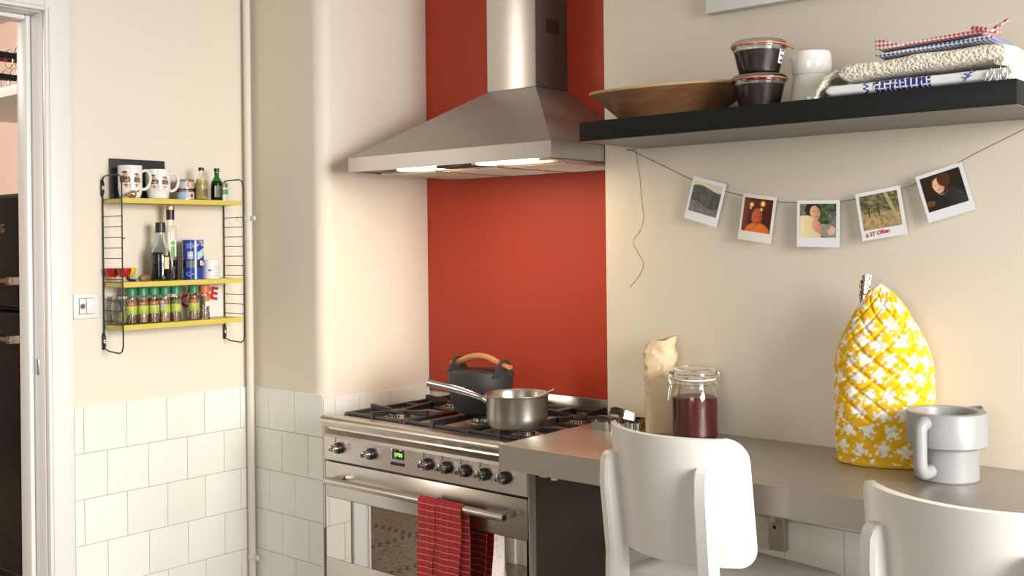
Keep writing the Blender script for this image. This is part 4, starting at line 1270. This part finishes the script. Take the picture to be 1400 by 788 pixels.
def pic_man(u, v):
    c = mixc((24, 17, 14), (52, 36, 26), fbm(u*5, v*5, 21))
    if ell(u, v, .10, .22, .12, .09) < 1: c = (92, 70, 46)
    if ell(u, v, .62, .06, .36, .46, -.1) < 1: c = mixc((30, 32, 34), (58, 60, 62), (u-.4)*1.3)
    if ell(u, v, .44, .72, .21, .23) < 1: c = (86, 50, 30)
    if ell(u, v, .40, .66, .135, .22, .12) < 1: c = mixc((226, 186, 146), (160, 108, 78), max(0, (u-.36)*3.5))
    if u > .40 and ell(u, v, .56, .80, .16, .20) < 1: c = (78, 44, 26)
    for cx in (.34, .44):
        if ell(u, v, cx, .69, .026, .012) < 1: c = (50, 32, 24)
    if ell(u, v, .38, .54, .04, .011) < 1: c = (150, 80, 66)
    if abs(ell(u, v, .46, .46, .11, .07)-1) < .16 and v < .47: c = (210, 190, 176) if u < .48 else (150, 50, 44)
    return c
PHOTO_W = simple('photo_card', (.74, .745, .76, 1), .3)
PHOTO_OLD = simple('photo_card_aged', (.70, .67, .59, 1), .4)
def photo(label, tl, tr, bl, br, pic, mat, yaw=0, bend=.0):
    c = [(tl[0]+tr[0]+bl[0]+br[0])/4, (tl[1]+tr[1]+bl[1]+br[1])/4]
    w_ = (math.dist(tl, tr)+math.dist(bl, br))/2; h_ = (math.dist(tl, bl)+math.dist(tr, br))/2
    ang = math.atan2((tr[1]-tl[1])+(br[1]-bl[1]), (tr[0]-tl[0])+(br[0]-bl[0]))
    t = thing('instant_photo', label, 'photo', (c[0], 2.3405, c[1]), 0, 'instant photos on the twine')
    t.rotation_euler = (0, -ang, 0)
    g = G().slab(lambda u, v: (w_*(u-.5), bend*(.25-(u-.5)**2)*-1, h_*(v-.5)), 12, 3, .0007)
    g.build('card', mat, t, sharp=60)
    mx = w_*.075; iw = w_-2*mx; ih = iw*.985*(h_/w_)/1.06
    z1 = h_/2-h_*.075; z0 = z1-min(ih, h_*.72)
    f = lambda u, v: (-iw/2+iw*u, bend*(.25-((iw*(u-.5))/w_)**2)*-1-.0007, z0+(z1-z0)*v)
    raster('picture', PRINT_GLOSS, f, pic, 72, 72, t)
    return t, w_, h_, z0
photo('first photo from the left on the twine, a hilly landscape', (-1.405, 1.566), (-1.314, 1.539), (-1.436, 1.460), (-1.342, 1.435), pic_land, PHOTO_W, 0, .004)
photo('second photo from the left on the twine, an orange-lit baby', (-1.269, 1.517), (-1.182, 1.503), (-1.282, 1.405), (-1.194, 1.392), pic_baby, PHOTO_OLD, 0, .005)
photo('middle photo on the twine, a person holding a baby', (-1.128, 1.494), (-1.024, 1.491), (-1.129, 1.385), (-1.025, 1.384), pic_mother, PHOTO_W)
t4, w4, h4, z04 = photo('photo of palm trees on the twine with red handwriting below', (-.986, 1.503), (-.886, 1.519), (-.972, 1.397), (-.869, 1.412), pic_palm, PHOTO_W)
REDINK = simple('red_ink', (.45, .01, .02, 1), .5)
text_mesh('red_handwriting', '\u00e0 ST ORan', .0125, REDINK, t4, Matrix.Translation((-.014, -.0008, -h4/2+.0125)) @ Matrix.Rotation(math.radians(-4), 4, 'Y') @ Matrix.Rotation(PI/2, 4, 'X'), .0002, .2, .0003, 'red handwritten caption')
photo('rightmost photo on the twine, a young person against a dark background', (-.850, 1.535), (-.753, 1.564), (-.825, 1.435), (-.727, 1.461), pic_man, PHOTO_W)

# ------------------------------------------------------------------ wire wall rack with three yellow shelves
RY0, RY1, RD = 1.532, 1.928, .108
_before = set(COL.objects)
rk = thing('wall_rack', 'black wire wall rack with three yellow shelves on the left wall', 'shelf rack', (XL, (RY0+RY1)/2, 1.10))
oy_, oz_ = (RY0+RY1)/2, 1.10
for y in (RY0-oy_, RY1-oy_):
    zt, zb = .502, .008
    rr = .0021
    pts = [(.006, y, .475), (.006, y, .490), (.014, y, zt-.002), (.04, y, zt), (RD-.02, y, zt), (RD-.006, y, zt-.006), (RD, y, zt-.022), (RD, y, .25), (RD, y, zb+.022), (RD-.006, y, zb+.006), (RD-.02, y, zb), (.03, y, zb+.003), (.006, y, zb+.010), (.005, y, .035), (.006, y, .06), (.006, y, .44), (.006, y, .475)]
    fr = G().tube(pts, rr, 8).build('side_frame', BLACK_WIRE, rk)
    for z in [.095+.0293*k for k in range(3)]+[.2115+.0293*k for k in range(7)]+[]:
        G().tube([(.006, y, z), (RD, y, z)], .0012, 6).build('rung', BLACK_WIRE, fr)
    for z in (.468, .037):
        bk = G().tube([(.002, y, z-.021), (.0045, y, z-.016), (.006, y, z), (.0045, y, z+.016), (.002, y, z+.021)], [.0025, .0045, .0055, .0045, .0025], 12, smooth=3, ry=.0058).build('wall_bracket', BLACK, fr)
        G().tube([(.0105, y, z), (.0135, y, z)], .0050, 14).build('screw_cap', PLASTIC_W, bk)
        G().tube([(.0132, y, z), (.0140, y, z)], .0022, 8).build('screw_hole', BLACK, bk)
shelf_z = (.424, .191, .0725)
for z in shelf_z:
    a, b = RY0-oy_+.0025, RY1-oy_-.0025
    g = G().box(.004, RD-.0025, a, b, z+.0115, z+.013); g.box(RD-.004, RD-.0023, a, b, z-.001, z+.0128); g.box(.004, .0055, a, b, z, z+.0128)
    g.box(.0056, RD-.004, a, a+.0015, z, z+.0128); g.box(.0056, RD-.004, b-.0015, b, z, z+.0128)
    g.build('shelf', YELLOW_SHELF, rk, label='yellow enamelled metal shelf')
G().tube([(RD-.001, RY0-oy_+.001, .323), (RD+.006, RY0-oy_+.005, .327)], .0016, 6).build('peg', BLACK_WIRE, rk)
ST = [oz_+z+.0134 for z in shelf_z]     # shelf surfaces

# black card behind the mugs
bc = G().box(-.0022, .0022, -.0915, .0915, 0, .1225, .0005).build('black_card', simple('black_card', (.020, .021, .026, 1), .5))
bc.location = (XL+.0145, 1.6385, ST[0]); bc.rotation_euler = (0, math.radians(-3.5), 0)
tag(bc, 'black square card leaning on the wall behind the two mugs', 'card')

def mug(label, y, z, big, x=XL+.066):
    t = thing('mug', label, 'mug', (x, y, z), 0, 'printed mugs')
    if big: R, H, prof = .0365, .1035, [(.001, 0), (.026, 0), (.030, .002), (.034, .013), (.0355, .022), (.0365, .030), (.0368, .100), (.0375, .1025), (.0365, .1035), (.0345, .1025), (.0335, .1), (.0335, .028), (.028, .006), (.001, .005)]
    else: R, H, prof = .0385, .0955, [(.001, 0), (.027, 0), (.031, .002), (.0345, .012), (.0345, .018), (.0365, .022), (.0385, .032), (.0388, .060), (.0375, .080), (.0382, .0945), (.0372, .0955), (.0352, .0945), (.0350, .08), (.0355, .04), (.028, .006), (.001, .005)]
    G().lathe(prof, 48, cap=False).build('mug_body', CERAMIC, t)
    Mh = Matrix.Rotation(math.radians(62), 4, 'Z')
    r = R
    g = G().tube([(r-.002, 0, H*.82), (r+.012, 0, H*.86), (r+.022, 0, H*.76), (r+.024, 0, H*.58), (r+.018, 0, H*.38), (r+.006, 0, H*.28), (r-.002, 0, H*.30)], .0036, 10, smooth=5, ry=.005); g.xf(Mh); g.build('handle', CERAMIC, t)
    a0 = math.radians(-30)
    def f(u, v):
        a = a0+(u-.5)*math.radians(158); zz = .022+v*(H-.036); rr = R+.0007
        if not big: rr = .0391 if zz > .03 else .0391-.003*(1-(zz-.02)/.01)
        if big and zz < .03: rr = R+.0007-.0012
        return (rr*math.cos(a), rr*math.sin(a), zz)
    def c(u, v):
        col = (228, 226, 218)
        for cx, sc_ in ((.33, 1.04), (.70, .82)):
            def E(ux, vx, rx, ry): return ell(u, v, cx+ux*sc_*1.3, .42+(vx)*sc_, rx*sc_*1.3, ry*sc_*1.05) < 1
            if v > .40:
                if E(0, .10, .135, .20): col = (92, 92, 58) if hsh(int(u*30), int(v*30)) > .3 else (74, 76, 46)
                if E(.03, .34, .055, .10): col = (206, 150, 116)
                if E(.06, .08, .06, .035): col = (206, 150, 116)
                if E(0, .445, .075, .045): col = (84, 84, 50)
        if .36 < v <= .41 and .2 < u < .82: col = (214, 206, 186)
        if .08 < v < .33 and .24 < u < .82:
            row = int((v-.08)/.083); fv = ((v-.08)/.083) % 1
            m = (.0, .08, .14)[2-row] if row < 3 else 0
            if .26+m < u < .80-m*.8 and fv > .25 and (u*30) % 1 > .35 and hsh(int(u*30), row, 3) > .12: col = (166, 34, 34)
        return col
    raster('print', PRINT_GLOSS, f, c, 64, 56, t, label='printed picture of two seated figures in green caps above red lettering')
    return t
mug('taller white straight mug with printed figures, left of the two on the rack', 1.5815, ST[0], True)
mug('rounder white mug with printed figures, right of the two on the rack', 1.668, ST[0], False)
# little metal strainer with wooden knob in front of the mugs
sn = thing('tea_infuser', 'small steel tea infuser with wooden knob in front of the left mug', 'infuser', (XL+.100, 1.560, ST[0]), math.radians(12))
G().lathe([(.001, 0), (.006, .001), (.0105, .006), (.012, .0125), (.0105, .019), (.006, .0235), (.001, .0245)], 24).xf(Matrix.Translation((0, .012, 0))).build('bowl', CHROME, sn)
G().tube([(0, .022, .018), (.001, .031, .022), (.002, .036, .027)], [.0035, .003, .0012], 8).build('hook', BLACK, sn)
G().tube([(0, .001, .011), (-.001, -.012, .0085)], .0055, 10).build('knob', WOOD_H, sn)
G().tube([(-.001, -.012, .008), (-.004, -.036, .003)], .0012, 6).build('wire', CHROME, sn)

def tin(label, y, x, z, r, h, colfn, cat='tin', name='spice_tin', group=None, lidmat=None):
    t = thing(name, label, cat, (x, y, z), 0, group)
    G().lathe([(.001, 0), (r-.0008, 0), (r, .0008), (r, h-.002), (r-.001, h-.0005), (r-.003, h), (r-.004, h-.0015), (.001, h-.0015)], 36, cap=False).build('can_body', lidmat or STEEL, t)
    def f(u, v):
        a = math.radians(-30)+(u-.5)*math.radians(190); return ((r+.0005)*math.cos(a), (r+.0005)*math.sin(a), .0025+v*(h*.76-.003))
    raster('paper_label', PRINT, f, colfn, 48, 32, t)
    return t
def c_tin1(u, v):
    if u > .56 and u < .78 and .15 < v < .9: return (214, 190, 150) if .6 < u < .74 else (176, 60, 50)
    return (186, 184, 180)
def c_tin2(u, v):
    if ell(u, v, .74, .5, .07, .32) < 1: return (182, 40, 34)
    if u < .60: return (150, 178, 200)
    return (202, 204, 206)
tin('silver spice tin with a pale blue label, below another tin on the rack', 1.758, XL+.062, ST[0], .0275, .031, c_tin2, group='stacked spice tins')
tin('silver spice tin with a red lettered label, on top of another tin', 1.758, XL+.062, ST[0]+.0312, .0275, .030, c_tin1, group='stacked spice tins')
tin('dark blue tin at the back of the rack, behind the small bottles', 1.816, XL+.034, ST[0], .026, .055, lambda u, v: (38, 62, 92) if (u*7) % 1 > .25 else (60, 96, 110))
def c_tin3(u, v): return (70, 150, 92) if .42 < v < .86 else (216, 206, 192)
tin('narrow tin with a green band beside the green bottle', 1.897, XL+.050, ST[0], .0145, .058, c_tin3)

def bottle(label, x, y, z, prof, glass, fillz, fillmat, capz, capmat, capr, labels=(), name='bottle', wall=.0022, group=None):
    """prof: outer profile (r,z) bottom->lip"""
    t = thing(name, label, 'bottle', (x, y, z), 0, group)
    inn = [(max(r-wall, .0012), max(zz, .004)) for r, zz in reversed(prof)]
    G().lathe([(.001, 0)]+prof+inn+[(.001, .004)], 32, cap=False).build('glass_body', glass, t, sharp=50)
    if fillz:
        fp = [(max(r-wall+.0003, .001), max(zz, .0038)) for r, zz in prof if zz < fillz]
        last = [p for p in prof if p[0] and p[1] >= fillz]
        rr = fp[-1][0]
        G().lathe([(.001, .0038)]+fp+[(rr, fillz), (.001, fillz)], 28).build('liquid', fillmat, t)
    c0, c1_ = capz
    G().lathe([(capr, c0), (capr, c1_-.001), (capr-.001, c1_), (.001, c1_)], 24).build('cap', capmat, t)
    for (zl0, zl1, rl, a0, da, cf) in labels:
        def f(u, v, zl0=zl0, zl1=zl1, rl=rl, a0=a0, da=da):
            a = math.radians(a0+(u-.5)*da); return (rl*math.cos(a), rl*math.sin(a), zl0+(zl1-zl0)*v)
        raster('paper_label', PRINT, f, cf, 26, 26, t)
    return t
small = [(.0165, 0), (.018, .002), (.018, .052), (.0165, .060), (.009, .072), (.0075, .078), (.0075, .094)]
bottle('small clear bottle of pale yellow oil with black cap on the top rack shelf', XL+.078, 1.8025, ST[0], small, GLASS, .066, OILLIQ, (.092, .1025), BLACK, .0085,
       [(.012, .034, .0186, 20, 70, lambda u, v: (70, 66, 50) if (v*5) % 1 > .4 else (140, 130, 80)), (.012, .034, .0186, -80, 60, lambda u, v: (120, 92, 40) if (v*5) % 1 > .5 else (170, 150, 80))])
bottle('small dark green bottle with black cap on the top rack shelf', XL+.078, 1.8555, ST[0], small, GLASS_GREEN, .060, DARKLIQ, (.092, .1025), BLACK, .0085,
       [(.010, .046, .0186, -20, 70, lambda u, v: (186, 178, 160) if u < .25 else ((30, 30, 34) if (v*6) % 1 > .35 else (110, 100, 92)))])
# middle shelf
soy = [(.026, 0), (.0285, .003), (.0285, .083), (.026, .092), (.017, .110), (.0128, .122), (.0115, .150), (.012, .158)]
bottle('squat-shouldered bottle of dark sauce with black cap on the middle rack shelf', XL+.074, 1.669, ST[1], soy, GLASS_AQUA, .086, DARKLIQ, (.146, .177), BLACK, .0145,
       [(.036, .074, .0291, 8, 34, lambda u, v: (216, 206, 170) if v < .95 else (40, 40, 36)), (.076, .088, .0291, 4, 44, lambda u, v: (44, 42, 34) if abs(u-.6) > .2 else (196, 170, 110))])
tall = [(.018, 0), (.020, .002), (.020, .158), (.0185, .164), (.0115, .168), (.0115, .196)]
bottle('tall slim clear bottle with a green leaf label and gold-topped black cap', XL+.060, 1.710, ST[1], tall, GLASS, .062, DARKLIQ, (.186, .217), BLACK, .0125,
       [(.072, .124, .0206, -12, 70, lambda u, v: (86, 158, 64) if (.25 < u < .75 and (v < .62 or ell(u, v, .5, .8, .3, .13) < 1)) else (228, 228, 222))])
G().lathe([(.0128, 0), (.0136, .001), (.0136, .011), (.012, .013), (.001, .013)], 24, (0, 0, .2165)).build('gold_cap_top', simple('gold_foil', (.62, .45, .16, 1), .3, 1.0), bpy.data.objects['bottle.003'])
# salt drum
def c_salt(u, v):
    if .30 < v < .50:
        return (24, 26, 44) if not (.30 < u < .54 and v < .49) else (112, 116, 134)
    if .53 < v < .72 and .34 < u < .50: return (214, 214, 216) if (v*40) % 1 > .3 else (150, 150, 160)
    if .80 < v < .93 and .30 < u < .58: return (132, 150, 200) if hsh(int(u*40), int(v*24)) > .45 else (28, 62, 148)
    if .08 < v < .20 and .30 < u < .50 and ell(u, v, .40, .14, .1, .06) < 1: return (160, 176, 214) if hsh(int(u*50), int(v*40)) > .5 else (26, 60, 150)
    if u > .62 and abs(v-(.62+.55*(u-.66))) < .10: return (120, 186, 206) if (v*18+u*9) % 1 > .4 else (226, 236, 240)
    if u > .6 and v > .86: return (190, 200, 226) if hsh(int(u*40), int(v*30), 5) > .5 else (26, 60, 150)
    if u < .16: return (190, 196, 200) if (v*9) % 1 > .5 else (60, 120, 130)
    return (24, 58, 150)
sd = thing('salt_drum', 'blue cardboard salt drum on the middle rack shelf', 'salt container', (XL+.066, 1.780, ST[1]))
sd_r, sd_h = .0325, .1235
G().lathe([(.001, 0), (sd_r, 0), (sd_r, sd_h), (sd_r-.0015, sd_h), (sd_r-.0015, sd_h-.004), (.001, sd_h-.004)], 40, cap=False).build('drum', simple('salt_blue', (.010, .045, .30, 1), .4), sd)
raster('printed_wrap', PRINT_GLOSS, lambda u, v: ((sd_r+.0006)*math.cos(math.radians(-32)+(u-.5)*PI*1.1), (sd_r+.0006)*math.sin(math.radians(-32)+(u-.5)*PI*1.1), .001+v*(sd_h-.004)), c_salt, 70, 70, sd)
def curved_text(name, body, size, mat, parent, R, a_deg, z, bold=0):
    o = text_mesh(name, body, size, mat, parent, Matrix.Identity(4), .0002, 0, bold)
    for v in o.data.vertices:
        x, y, zz = v.co; a = math.radians(a_deg)+x/R
        v.co = ((R+.001+zz)*math.cos(a), (R+.001+zz)*math.sin(a), z+y)
    return o
WHITE_INK = simple('white_ink', (.80, .80, .80, 1), .5)
curved_text('white_lettering', 'Ba', .021, WHITE_INK, sd, sd_r, 22, sd_h*.405, .0006)
# white pot
wt = tin('small white pot with fine blue print beside the blue salt drum', 1.8395, XL+.066, ST[1], .0275, .061, lambda u, v: (70, 80, 130) if (.5 < v < .62 and .40 < u < .50) else ((150, 158, 190) if (u > .56 and u < .85 and (v*9) % 1 > .72) else (224, 224, 226)), 'pot', 'white_pot', None, PLASTIC_W)
# egg cups
def eggcup(label, x, y, cup, foot, bent=False):
    t = thing('egg_cup', label, 'egg cup', (x, y, ST[1]), 0, 'egg cups')
    G().lathe([(.004, .014), (.012, .0155), (.0175, .022), (.0205, .034), (.0208, .040), (.0195, .040), (.0165, .024), (.011, .018), (.001, .0168)], 32, cap=False).build('cup', cup, t)
    if not bent: G().lathe([(.012, 0), (.0122, .0015), (.006, .004), (.0042, .008), (.0045, .0142)], 24).build('foot', foot, t)
    else: G().tube([(0, -.003, .0150), (.001, -.004, .009), (.002, .002, .0035), (.003, .010, .0025), (.003, .020, .0025)], [.0055, .0050, .0042, .0036, .0025], 10, smooth=4).build('foot', foot, t)
    return t
REDP = simple('red_plastic', (.42, .012, .014, 1), .25); YELP = simple('yellow_plastic', (.72, .52, .02, 1), .25)
FLESH = simple('pink_wood', (.60, .36, .24, 1), .5)
eggcup('red egg cup at the left end of the middle rack shelf', XL+.030, 1.5445, REDP, FLESH)
eggcup('red egg cup in front of the yellow one on the middle rack shelf', XL+.068, 1.5590, REDP, FLESH)
eggcup('yellow egg cup with a curved black foot on the middle rack shelf', XL+.032, 1.5945, YELP, BLACK, True)
# wooden mouse
ms = thing('wooden_mouse', 'small brown wooden mouse with a wire tail beside the sauce bottle', 'ornament', (XL+.086, 1.6125, ST[1]))
g = G().lathe([(.001, -.020), (.0075, -.018), (.0108, -.008), (.0102, .004), (.007, .014), (.001, .0205)], 20)
g.xf(Matrix.Translation((0, 0, .0112)) @ Matrix.Rotation(math.radians(-80), 4, 'X')); g.build('body', WOOD_M, ms)
for s in (-1, 1): G().lathe([(.001, -.001), (.0042, 0), (.001, .001)], 12, M=Matrix.Translation((s*.006, .008, .0205)) @ Matrix.Rotation(PI/2, 4, 'X')).build('ear', WOOD_M, ms)
G().tube([(0, -.018, .010), (.001, -.028, .007), (.001, -.042, .0035)], .001, 6, smooth=3).build('tail', BLACK_WIRE, ms)
G().lathe([(.001, -.0016), (.0016, 0), (.001, .0016)], 8, (.0075, .011, .0135)).build('eye', BLACK, ms)

# bottom shelf: spice jars
GREENCAP = simple('green_cap', (.02, .20, .075, 1), .35); ORCAP = simple('orange_cap', (.55, .15, .03, 1), .4)
def spicemat(name, a, b):
    q = NT(name); v = q.obj(); vo = q.n('ShaderNodeTexVoronoi', i_Vector=v, i_Scale=420.0)
    x = q.sep(vo.outputs['Color'])[0]
    q.set(Base_Color=q.mix(x, a, b), Roughness=.8); q.bump(vo.outputs['Distance'], .4, .001); return q.m
SPICES = [spicemat('spice_a', (.10, .055, .030, 1), (.26, .15, .09, 1)), spicemat('spice_b', (.22, .12, .045, 1), (.46, .29, .13, 1)), spicemat('spice_c', (.12, .055, .02, 1), (.30, .15, .06, 1)),
          spicemat('spice_d', (.28, .17, .07, 1), (.52, .36, .18, 1)), spicemat('spice_e', (.17, .07, .035, 1), (.34, .17, .09, 1)), spicemat('spice_f', (.22, .14, .08, 1), (.40, .28, .17, 1))]
PEPPER = spicemat('peppercorns', (.06, .025, .012, 1), (.55, .36, .22, 1))
def c_spice(kind):
    def c(u, v):
        u += kind*.37
        u = u % 1
        if kind in (3, 4) and .30 < u % 1 < .56 and .25 < v < .97: return (228, 226, 222) if (v*14) % 1 > .35 else (90, 90, 92)
        if ell(u, v, .5, .83, .26, .12) < 1: return (190, 40, 36) if ell(u, v, .5, .83, .20, .05) > 1 or (u*22) % 1 > .5 else (226, 170, 160)
        if v > .66: return (82, 116, 52)
        n = fbm(u*9, v*6, kind)
        return mixc((214, 208, 96), (126, 156, 60), n*1.1-.1+(.2 if v < .15 else 0))
    return c
def spice_jar(i, label, y, cap, fill, kind, x=XL+.072, lvl=.070):
    t = thing('spice_jar', label, 'spice jar', (x, y, ST[2]), 0, 'spice jars on the bottom rack shelf')
    prof = [(.0145, 0), (.0162, .0015), (.0166, .020), (.0158, .026), (.0158, .066), (.0164, .070), (.0160, .078), (.0145, .083), (.0145, .088)]
    inn = [(r_-.0013, max(z, .003)) for r_, z in reversed(prof)]
    G().lathe([(.001, 0)]+prof+inn+[(.001, .003)], 26, cap=False).build('glass_body', GLASS, t, sharp=50)
    fp = [(r_-.0017, max(z, .0034)) for r_, z in prof if z < lvl]
    G().lathe([(.001, .0034)]+fp+[(fp[-1][0], lvl), (.001, lvl)], 24).build('spice', fill, t)
    g = G()
    n = 40; vv = []
    for z, k in ((.0845, 1), (.104, 1), (.1065, .93)):
        for q in range(n):
            a = 2*PI*q/n; rr = (.0168+(.0003 if q % 2 else -.0002))*k; vv.append((rr*math.cos(a), rr*math.sin(a), z))
    ff = [(j*n+q, j*n+(q+1) % n, (j+1)*n+(q+1) % n, (j+1)*n+q) for j in range(2) for q in range(n)]+[tuple(range(2*n, 3*n)), tuple(reversed(range(n)))]
    g.add(vv, ff).build('screw_cap', cap, t, sharp=40)
    a0 = math.radians(-30); z0_, z1_ = (.028, .066) if kind != 9 else (.040, .074)
    if kind == 9:
        cf = lambda u, v: (206, 120, 30) if v > .45 else (232, 228, 220); da = 60; a0 = math.radians(5)
    else: cf = c_spice(kind); da = 200
    raster('paper_label', PRINT, lambda u, v: (.0166*math.cos(a0+(u-.5)*math.radians(da)), .0166*math.sin(a0+(u-.5)*math.radians(da)), z0_+(z1_-z0_)*v), cf, 40, 24, t)
    return t
ords = ['leftmost green-capped spice jar in the row, part empty', 'second green-capped spice jar from the left in the row', 'third green-capped spice jar from the left, dark brown spice', 'fourth green-capped spice jar, turned to show its barcode', 'fifth green-capped spice jar, right end of the close row', 'green-capped spice jar standing apart in front of the red letters', 'orange-capped jar of mixed peppercorns at the right of the row']
ys_ = [1.5775, 1.6125, 1.6465, 1.6815, 1.7165, 1.776, 1.813]
caps = [GREENCAP]*6+[ORCAP]
fills = SPICES+[PEPPER]
for i in range(7): spice_jar(i, ords[i], ys_[i], caps[i], fills[i], (0, 0, 0, 3, 4, 0, 9)[i], XL+.072, .050 if i == 0 else .074)
# wide glass jar
wj = thing('glass_jar', 'wide aqua glass jar with dried herbs at the left end of the bottom shelf', 'jar', (XL+.048, 1.5605, ST[2]))
prof = [(.025, 0), (.0285, .004), (.0285, .062), (.025, .070), (.0235, .073), (.0245, .077)]
G().lathe([(.001, 0)]+prof+[(r_-.0022, max(z, .004)) for r_, z in reversed(prof)]+[(.001, .004)], 32, cap=False).build('glass_body', GLASS_AQUA, wj, sharp=50)
G().lathe([(.001, .0045), (.024, .0048), (.0258, .008), (.0258, .034), (.018, .042), (.001, .045)], 26).build('herbs', spicemat('herbs', (.20, .16, .06, 1), (.48, .36, .18, 1)), wj)
G().lathe([(.0262, .073), (.0268, .075), (.0268, .083), (.0255, .084), (.001, .084)], 32).build('lid', STEEL, wj)
# white card with red letters behind the jars
wc = thing('lettered_card', 'white card with arched red letters behind the spice jars', 'card', (XL+.0185, 1.838, ST[2]), 0)
G().box(-.001, .001, -.072, .080, 0, .1015, .0004).xf(Matrix.Rotation(math.radians(-5), 4, 'Y')).build('card', simple('white_card', (.76, .745, .71, 1), .6), wc)
def card_text(ch, y, z, size, rot, mat, name='red_letter'):
    M = Matrix.Rotation(math.radians(-5), 4, 'Y') @ Matrix.Translation((.0013, y, z)) @ Matrix.Rotation(math.radians(90), 4, 'Z') @ Matrix.Rotation(PI/2, 4, 'X') @ Matrix.Rotation(math.radians(rot), 4, 'Z')
    text_mesh(name, ch, size, mat, wc, M, .0002, 0, .0022)
REDINK2 = simple('red_print', (.50, .015, .02, 1), .5)
for ch, y, z, rot in (('C', -.056, .054, 10), ('H', -.028, .070, 8), ('E', .0, .076, 2), ('S', .026, .076, -5), ('E', .050, .074, -10)): card_text(ch, y, z, .056, rot, REDINK2)

# rack enlarged with left wall to match the view; contents spaced in its frame
RK = 1.05; rack_at = Vector((XL, 1.8165, 1.0848))
for o in [q for q in COL.objects if q not in _before and q.parent is None]:
    o.location = rack_at+RK*(o.location-Vector((XL, oy_, oz_))); 
    k_ = RK if o is rk else (.93 if o.name.startswith('mug') else .985)  # mugs and other contents resized separately to match the view
    o.scale = (k_, k_, k_)

# ------------------------------------------------------------------ the pantry beyond the door
FX1, FY = -4.244, 1.952
FR = simple('black_gloss_enamel', (.006, .005, .005, 1), .07, 0, .1)
fg = thing('fridge', 'glossy black rounded fridge with chrome handles seen through the doorway', 'fridge', (FX1-.30, FY, 0))
def rbox(x0, x1, y0, y1, z0, z1, r, seg=5):
    return G().box(x0, x1, y0, y1, z0, z1, r, seg)
rbox(-.295, .295, .062, .56, .06, 1.628, .05).build('cabinet', FR, fg)
G().box(-.27, .27, .09, .5, 0, .062).build('plinth', BLACK, fg)
dU = rbox(-.30, .30, 0, .060, 1.156, 1.622, .028).build('freezer_door', FR, fg)
dL = rbox(-.30, .30, 0, .060, .075, 1.146, .028).build('main_door', FR, fg)
for par, z in ((dU, 1.270), (dL, 1.037)):
    h = G().tube([(.02, -.032, z), (.285, -.032, z)], .0115, 14).build('handle', CHROME, par)
    G().box(.250, .288, -.042, .002, z-.017, z+.017, .006).build('handle_mount', CHROME, h)
text_mesh('chrome_letters', 'SMEG', .048, CHROME, dU, Matrix.Translation((.105, -.0012, 1.479)) @ Matrix.Rotation(PI/2, 4, 'X'), .0015, 0, .0008, 'chrome lettering')
# wall shelf over the fridge, wine rack and bottles
ps = G().box(-5.2, -3.75, 1.93, 2.618, 2.006, 2.047, .002).build('pantry_shelf', WHITE_PAINT)
tag(ps, 'white board shelf above the black fridge, seen through the doorway', 'shelf')
rack = thing('wine_rack', 'wire ring wine rack on the white shelf above the fridge', 'wine rack', (-4.33, 1.98, 2.0475))
wires = [(.020, .124), (.060, .042), (-.020, .042), (-.060, .124), (-.100, .042)]
for k, (x, z) in enumerate(wires):
    for y in (.0, .20):
        G().tube([(x+.0365*math.cos(a), y, z+.0395*math.sin(a)) for a in [2*PI*q/28 for q in range(28)]], .0017, 6, closed=True).build('ring', CHROME, rack)
for x in (-.10, .10):
    G().tube([(x, -.004, .003), (x, .204, .003)], .002, 6).build('foot_wire', CHROME, rack)
for y in (.0, .20): G().tube([(-.10, y, .0025), (.10, y, .0025)], .002, 6).build('cross_wire', CHROME, rack)
def wine(label, x, z, neck, y0):
    t = thing('wine_bottle', label, 'bottle', (-4.33+x, 1.98+y0, 2.0475+z), 0, 'lying wine bottles')
    M = Matrix.Rotation(-PI/2, 4, 'X')
    G().lathe([(.0125, .085), (.013, .11), (.018, .13), (.033, .165), (.0345, .18), (.0345, .30), (.032, .31), (.001, .305)], 28, M=M).build('bottle_body', simple('wine_glass_dark', (.008, .012, .009, 1), .08, 0, .5), t)
    G().lathe([(.001, -.002), (.0140, -.002), (.0150, .0), (.0150, .012), (.0142, .014), (.0142, .09)], 24, M=M).build('capsule', neck, t)
BLUEC = simple('navy_capsule', (.010, .014, .035, 1), .25); REDC = simple('red_capsule', (.50, .015, .02, 1), .25)
wine('wine bottle with a navy capsule in the top ring of the wine rack', .020, .1240, BLUEC, -.13)
wine('wine bottle with a red capsule beside the top navy one in the wine rack', -.060, .1240, REDC, -.06)
wine('wine bottle with a navy capsule in the lowest ring of the wine rack', -.020, .042, BLUEC, -.10)
